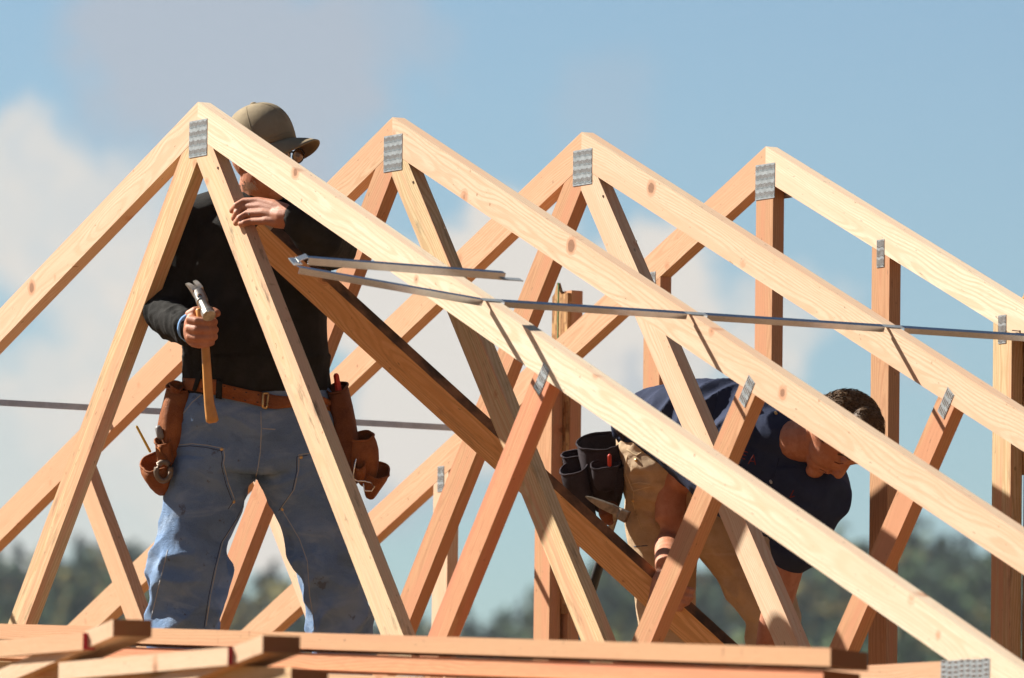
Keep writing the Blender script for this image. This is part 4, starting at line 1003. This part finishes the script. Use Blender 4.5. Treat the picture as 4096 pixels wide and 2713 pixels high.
# ---- navy shirt
bm = bmesh.new()
add_loft(bm, S2([(1492, 986, 0, 62, .12), (1530, 985, 0, 80, .13), (1590, 992, 0, 106, .14), (1660, 1015, 0, 134, .15), (1735, 1055, -.01, 156, .15), (1795, 1098, -.04, 146, .14), (1848, 1132, -.07, 124, .125), (1886, 1146, -.08, 98, .11), (1912, 1150, -.08, 62, .08)]), D2, 32)
add_caps(bm, [(M2(1700, 1010, .03), .085), (M2(1650, 1040, .035), .078), (M2(1618, 1066, .04), .071), (M2(1600, 1082, .04), .065)], 22)
add_caps(bm, [(M2(1872, 1140, -.07), .088), (M2(1870, 1180, -.05), .086), (M2(1852, 1235, -.03), .074), (M2(1834, 1276, -.02), .066)], 22)
add_caps(bm, [(M2(1785, 1022, 0), .100), (M2(1806, 1026, 0), .092), (M2(1822, 1030, 0), .080)], 20)
def d_navy(p, n):
    x, y_ = pic(p); f = .0035 * fold_noise(p, 8, 2.5, (RT * .8 + UP * .5).normalized(), 2)
    if y_ < 1010 and x < 1740: f += .014 * fold_noise(p, 15, 2.8, (RT * .55 + UP * .83).normalized(), 6)
    if x > 1780 and y_ > 1080: f += .006 * fold_noise(p, 11, 3, (UP * .9 - RT * .4).normalized(), 8)
    return f
shirt2 = skin_over('work_shirt', bm, .0064, 4, M['navy'], man2, d_navy)
RE = simple('red_embroidery', (.20, .022, .018), .8)
for L_ in ([(1718, 1043), (1712, 1058)], [(1718, 1043), (1728, 1046)], [(1715, 1051), (1724, 1053)], [(1712, 1058), (1722, 1062)], [(1730, 1072), (1742, 1052)], [(1742, 1052), (1746, 1074)], [(1734, 1066), (1744, 1067)],
           [(1834, 1134), (1826, 1150)], [(1826, 1150), (1836, 1147)]):
    tube_on('embroidered_mark', [shirt2], L_, .0014, RE, shirt2, 0, step=3)
for q, mm in (((1781, 1112), 'seam'), ((1792, 953), 'brass')):
    tube_on('button', [shirt2], [q, (q[0] + 2, q[1] + 4)], .0042, M[mm], shirt2, .001, step=2)
tube_on('placket_seam', [shirt2], [(1800, 1060), (1786, 1110), (1790, 1170), (1800, 1225)], .0018, M['navy'], shirt2, .0005)
tube_on('sleeve_seam', [shirt2], [(1660, 905), (1652, 945), (1632, 990)], .0018, M['navy'], shirt2, .0005)
# ---- trousers
bm = bmesh.new()
def LB(spec): return [(s[0], s[1], bsh(s[0]) * .35 + s[2] - .02, *s[3:]) for s in spec]
add_loft(bm, LB([(1478, 968, .03, 60, .12), (1510, 1010, .03, 92, .14), (1545, 1070, .03, 112, .15), (1560, 1130, .02, 112, .14)]), D2, 32)
add_loft(bm, LB([(1530, 1060, 0, 90, .125, 1), (1524, 1100, 0, 82, .12, 1), (1525, 1160, 0, 80, .115, 1), (1528, 1214, 0, 80, .112, 1), (1534, 1290, 0, 74, .105, 1), (1537, 1360, 0, 70, .10, 1), (1545, 1470, 0, 62, .092, 1), (1552, 1600, 0, 56, .085, 1), (1556, 1720, 0, 56, .08, 1)]), D2, 28, rnd=False)
add_loft(bm, LB([(1590, 1090, 0, 92, .13), (1640, 1170, 0, 96, .125), (1690, 1240, 0, 84, .118), (1735, 1310, 0, 72, .108), (1770, 1375, 0, 68, .10), (1786, 1432, 0, 62, .095), (1787, 1500, 0, 60, .09), (1790, 1600, 0, 56, .085), (1792, 1720, 0, 56, .08)]), D2, 28, rnd=False)
def d_kh(p, n):
    x, y_ = pic(p); f = .0060 * fold_noise(p, 13, 2.4, (RT * .8 - UP * .6).normalized(), 3)
    k = math.exp(-(((x - 1500) / 70) ** 2 + ((y_ - 1080) / 80) ** 2)); f += .014 * k * fold_noise(p, 24, 4.0, RT, 5)
    k = math.exp(-(((x - 1700) / 60) ** 2 + ((y_ - 1370) / 70) ** 2)); f += .016 * k * fold_noise(p, 17, 2.0, (RT * .7 - UP * .7).normalized(), 7)
    return f
kh = skin_over('work_trousers', bm, .0060, 2, M['khaki'], man2, d_kh)
def Z5(lst): return ZV(lst, 2200, 1650, 3.135)
KS_ = simple('khaki_stitching', (.62, .47, .28), .85)
for s_ in ([(970, 470), (1080, 545), (1185, 480)], [(965, 560), (950, 760), (1040, 980)], [(1020, 900), (1120, 880), (1254, 900)], [(1050, 985), (1150, 955), (1254, 930)], [(1050, 985), (1040, 1120), (1090, 1300), (1150, 1450)]):
    tube_on('stitched_seam', [kh], Z5(s_), .0018, KS_, kh, 0)
tube_on('stitched_seam', [kh], ZV([(300, 630), (415, 622)], 2400, 1900, 2.198), .0014, M['seamd'], kh, 0)
for q in Z5([(1078, 595), (1038, 1100)]): tube_on('rivet', [kh], [q, (q[0] + 1, q[1] + 2)], .005, M['brass'], kh, .001, step=1)
for sx in (1556, 1792):
    bm = bmesh.new(); b0 = bsh(sx) * .35 - .02; add_loft(bm, [(sx, 1705, b0, 50, .07, 1), (sx + 8, 1745, b0, 56, .08, 1), (sx + 25, 1768, b0, 74, .09, 1), (sx + 25, 1780, b0, 76, .09, 1)], D2)
    skin_over('boot', bm, .01, 3, M['leatherd'], man2)
# ---- hair
bm = bmesh.new()
hc_ = M2(1957, 980); add_ell(bm, hc_, (.097, .083, .095)); add_ell(bm, M2(1920, 955, 0), (.060, .075, .050)); add_ell(bm, M2(2000, 990), (.052, .070, .062))
hair = skin_over('hair', bm, .005, 2, M['hair'], man2)
bm = bmesh.new(); hm = hair.data; vv = [v for v in hm.vertices]
for v in RND.sample(vv, min(len(vv), 2600)):
    n = v.normal
    if (v.co - hc_).dot(UP) < -.045: continue
    g0 = (RT * .9 - UP * .55 + Vector((RND.gauss(0, .16), RND.gauss(0, .16), RND.gauss(0, .16)))); g0 = (g0 - n * g0.dot(n)); g0 = g0.normalized() * .85 + n * .17
    p = v.co; s_ = n.cross(g0).normalized() * .0011; L_ = RND.uniform(.012, .020)
    a = bm.verts.new(p - s_); b = bm.verts.new(p + s_); c = bm.verts.new(p + g0 * L_ + n * .001); d = bm.verts.new(p + n * .002); bm.faces.new((a, b, c)); bm.faces.new((b, d, c)); bm.faces.new((d, a, c))
bmesh_obj('hair_strands', bm, M['hair'], hair)
LIP = simple('lip_shadow', (.16, .045, .03), .6)
tube_on('mouth', [man2], [(1895, 1084), (1903, 1088), (1910, 1093)], .0016, LIP, man2, -.0008, step=2)
tube_on('eye', [man2], [(1929, 1068), (1939, 1072), (1949, 1071)], .0018, LIP, man2, -.0006, step=2)
tube_on('eyebrow', [man2], [(1938, 1050), (1952, 1052), (1964, 1062)], .0032, M['hair'], man2, 0, step=2)
# ---- tool belt of charcoal canvas
b2 = bmesh.new(); add_loft(b2, LB([(1452, 985, .03, 62, .135), (1468, 975, .03, 64, .14), (1482, 968, .03, 62, .135)]), D2, 28, rnd=False)
tb2 = skin_over('tool_belt', b2, .007, 2, M['char'], man2)
bm = bmesh.new(); add_caps(bm, [(M2(1462, 925, .0), .010), (M2(1474, 914, .03), .009), (M2(1492, 913, .05), .009), (M2(1508, 922, .05), .009), (M2(1516, 938, .05), .008)]); bmesh_obj('strap', bm, M['black'], tb2, smooth=True)
def PK(rows, mat='char', **k): return pocket('canvas_pouch' if mat == 'char' else 'leather_loop', [(r[0], r[1], r[2] + bsh(r[0]) * 0, r[3], r[4]) for r in rows], D2, M[mat], tb2, **k)
PK([(1388, 1008, .06, 52, .06), (1390, 1055, .06, 52, .062), (1396, 1110, .05, 48, .055), (1402, 1160, .04, 38, .04), (1404, 1188, .03, 24, .02)], seed=21, tilt=True)
PK([(1322, 1042, .03, 22, .03), (1325, 1070, .03, 24, .035), (1332, 1110, .03, 22, .03)], seed=22)
PK([(1326, 1072, .09, 33, .045), (1330, 1100, .09, 33, .045), (1344, 1150, .08, 29, .04), (1362, 1195, .06, 20, .028), (1376, 1222, .05, 8, .01)], seed=23)
PK([(1396, 1066, .135, 32, .022), (1398, 1100, .135, 32, .024), (1402, 1140, .12, 27, .02)], seed=24)
PK([(1425, 1068, .12, 20, .02), (1427, 1110, .12, 20, .022), (1426, 1150, .10, 16, .018)], seed=25)
for s_ in ([(380, 470), (520, 545), (700, 470), (900, 300)], [(390, 440), (600, 380), (740, 270), (860, 240)], [(560, 640), (575, 700), (590, 780)], [(140, 690), (300, 715), (450, 700)]):
    tube_on('frayed_edge', [tb2], Z5(s_), .0014, simple('grey_fray', (.30, .27, .28), .9), tb2, 0)
pk = bmesh.new(); add_caps(pk, [(M2(1409, 1054, .16 - bsh(1409)), .0062), (M2(1409, 1075, .15 - bsh(1409)), .0062)], 6)
o = bmesh_obj('pencil', pk, M['redp'], None, smooth=True); tag(o, 'stub of a red pencil in the charcoal canvas pouch', 'pencil')
def H2(x, y_, b): return V3(x, y_, D2 - b)
bm = bmesh.new(); add_loft(bm, [(1408, 1172, .14, 24, .03), (1408, 1190, .145, 25, .032), (1408, 1204, .14, 17, .022)], D2); skin_over('leather_loop', bm, .005, 2, M['leatherd'], tb2)
h2 = empty('hammer', tuple(H2(1405, 1170, .16)), 'dull worn claw hammer hanging from the charcoal tool pouch', 'hammer')
bm = bmesh.new()
st = []
a0, a1 = H2(1354, 1150, .17), H2(1452, 1192, .20); axx = (a1 - a0).normalized(); uu = (UP - axx * UP.dot(axx)).normalized(); vv_ = axx.cross(uu)
for f, hh, ww, dz_ in ((0, .0015, .012, .003), (.12, .006, .014, .002), (.35, .011, .014, 0), (.62, .013, .014, 0), (.78, .012, .012, -.001), (.84, .016, .016, -.004), (1.0, .0165, .0165, -.005)):
    c = a0.lerp(a1, f) + uu * dz_; st.append([bm.verts.new(c + uu * hh * p_ + vv_ * ww * q_) for p_, q_ in ((-1, -.8), (-.8, -1), (.8, -1), (1, -.8), (1, .8), (.8, 1), (-.8, 1), (-1, .8))])
for r0, r1 in zip(st, st[1:]):
    for k in range(8): bm.faces.new((r0[k], r0[(k + 1) % 8], r1[(k + 1) % 8], r1[k]))
bm.faces.new(st[0][::-1]); bm.faces.new(st[-1]); bmesh_obj('head', bm, M['hdull'], h2, .001)
bm = bmesh.new(); add_caps(bm, [(H2(1424, 1186, .175), .010), (H2(1400, 1260, .06), .010), (H2(1388, 1298, .01), .011)]); bmesh_obj('handle', bm, M['hdull'], h2, smooth=True)
bm = bmesh.new(); add_caps(bm, [(H2(1388, 1298, .01), .0135), (H2(1372, 1350, -.03), .0140), (H2(1356, 1400, -.06), .0125), (H2(1345, 1438, -.08), .0150), (H2(1342, 1452, -.08), .0165)]); bmesh_obj('rubber_grip', bm, M['rubber'], h2, smooth=True)
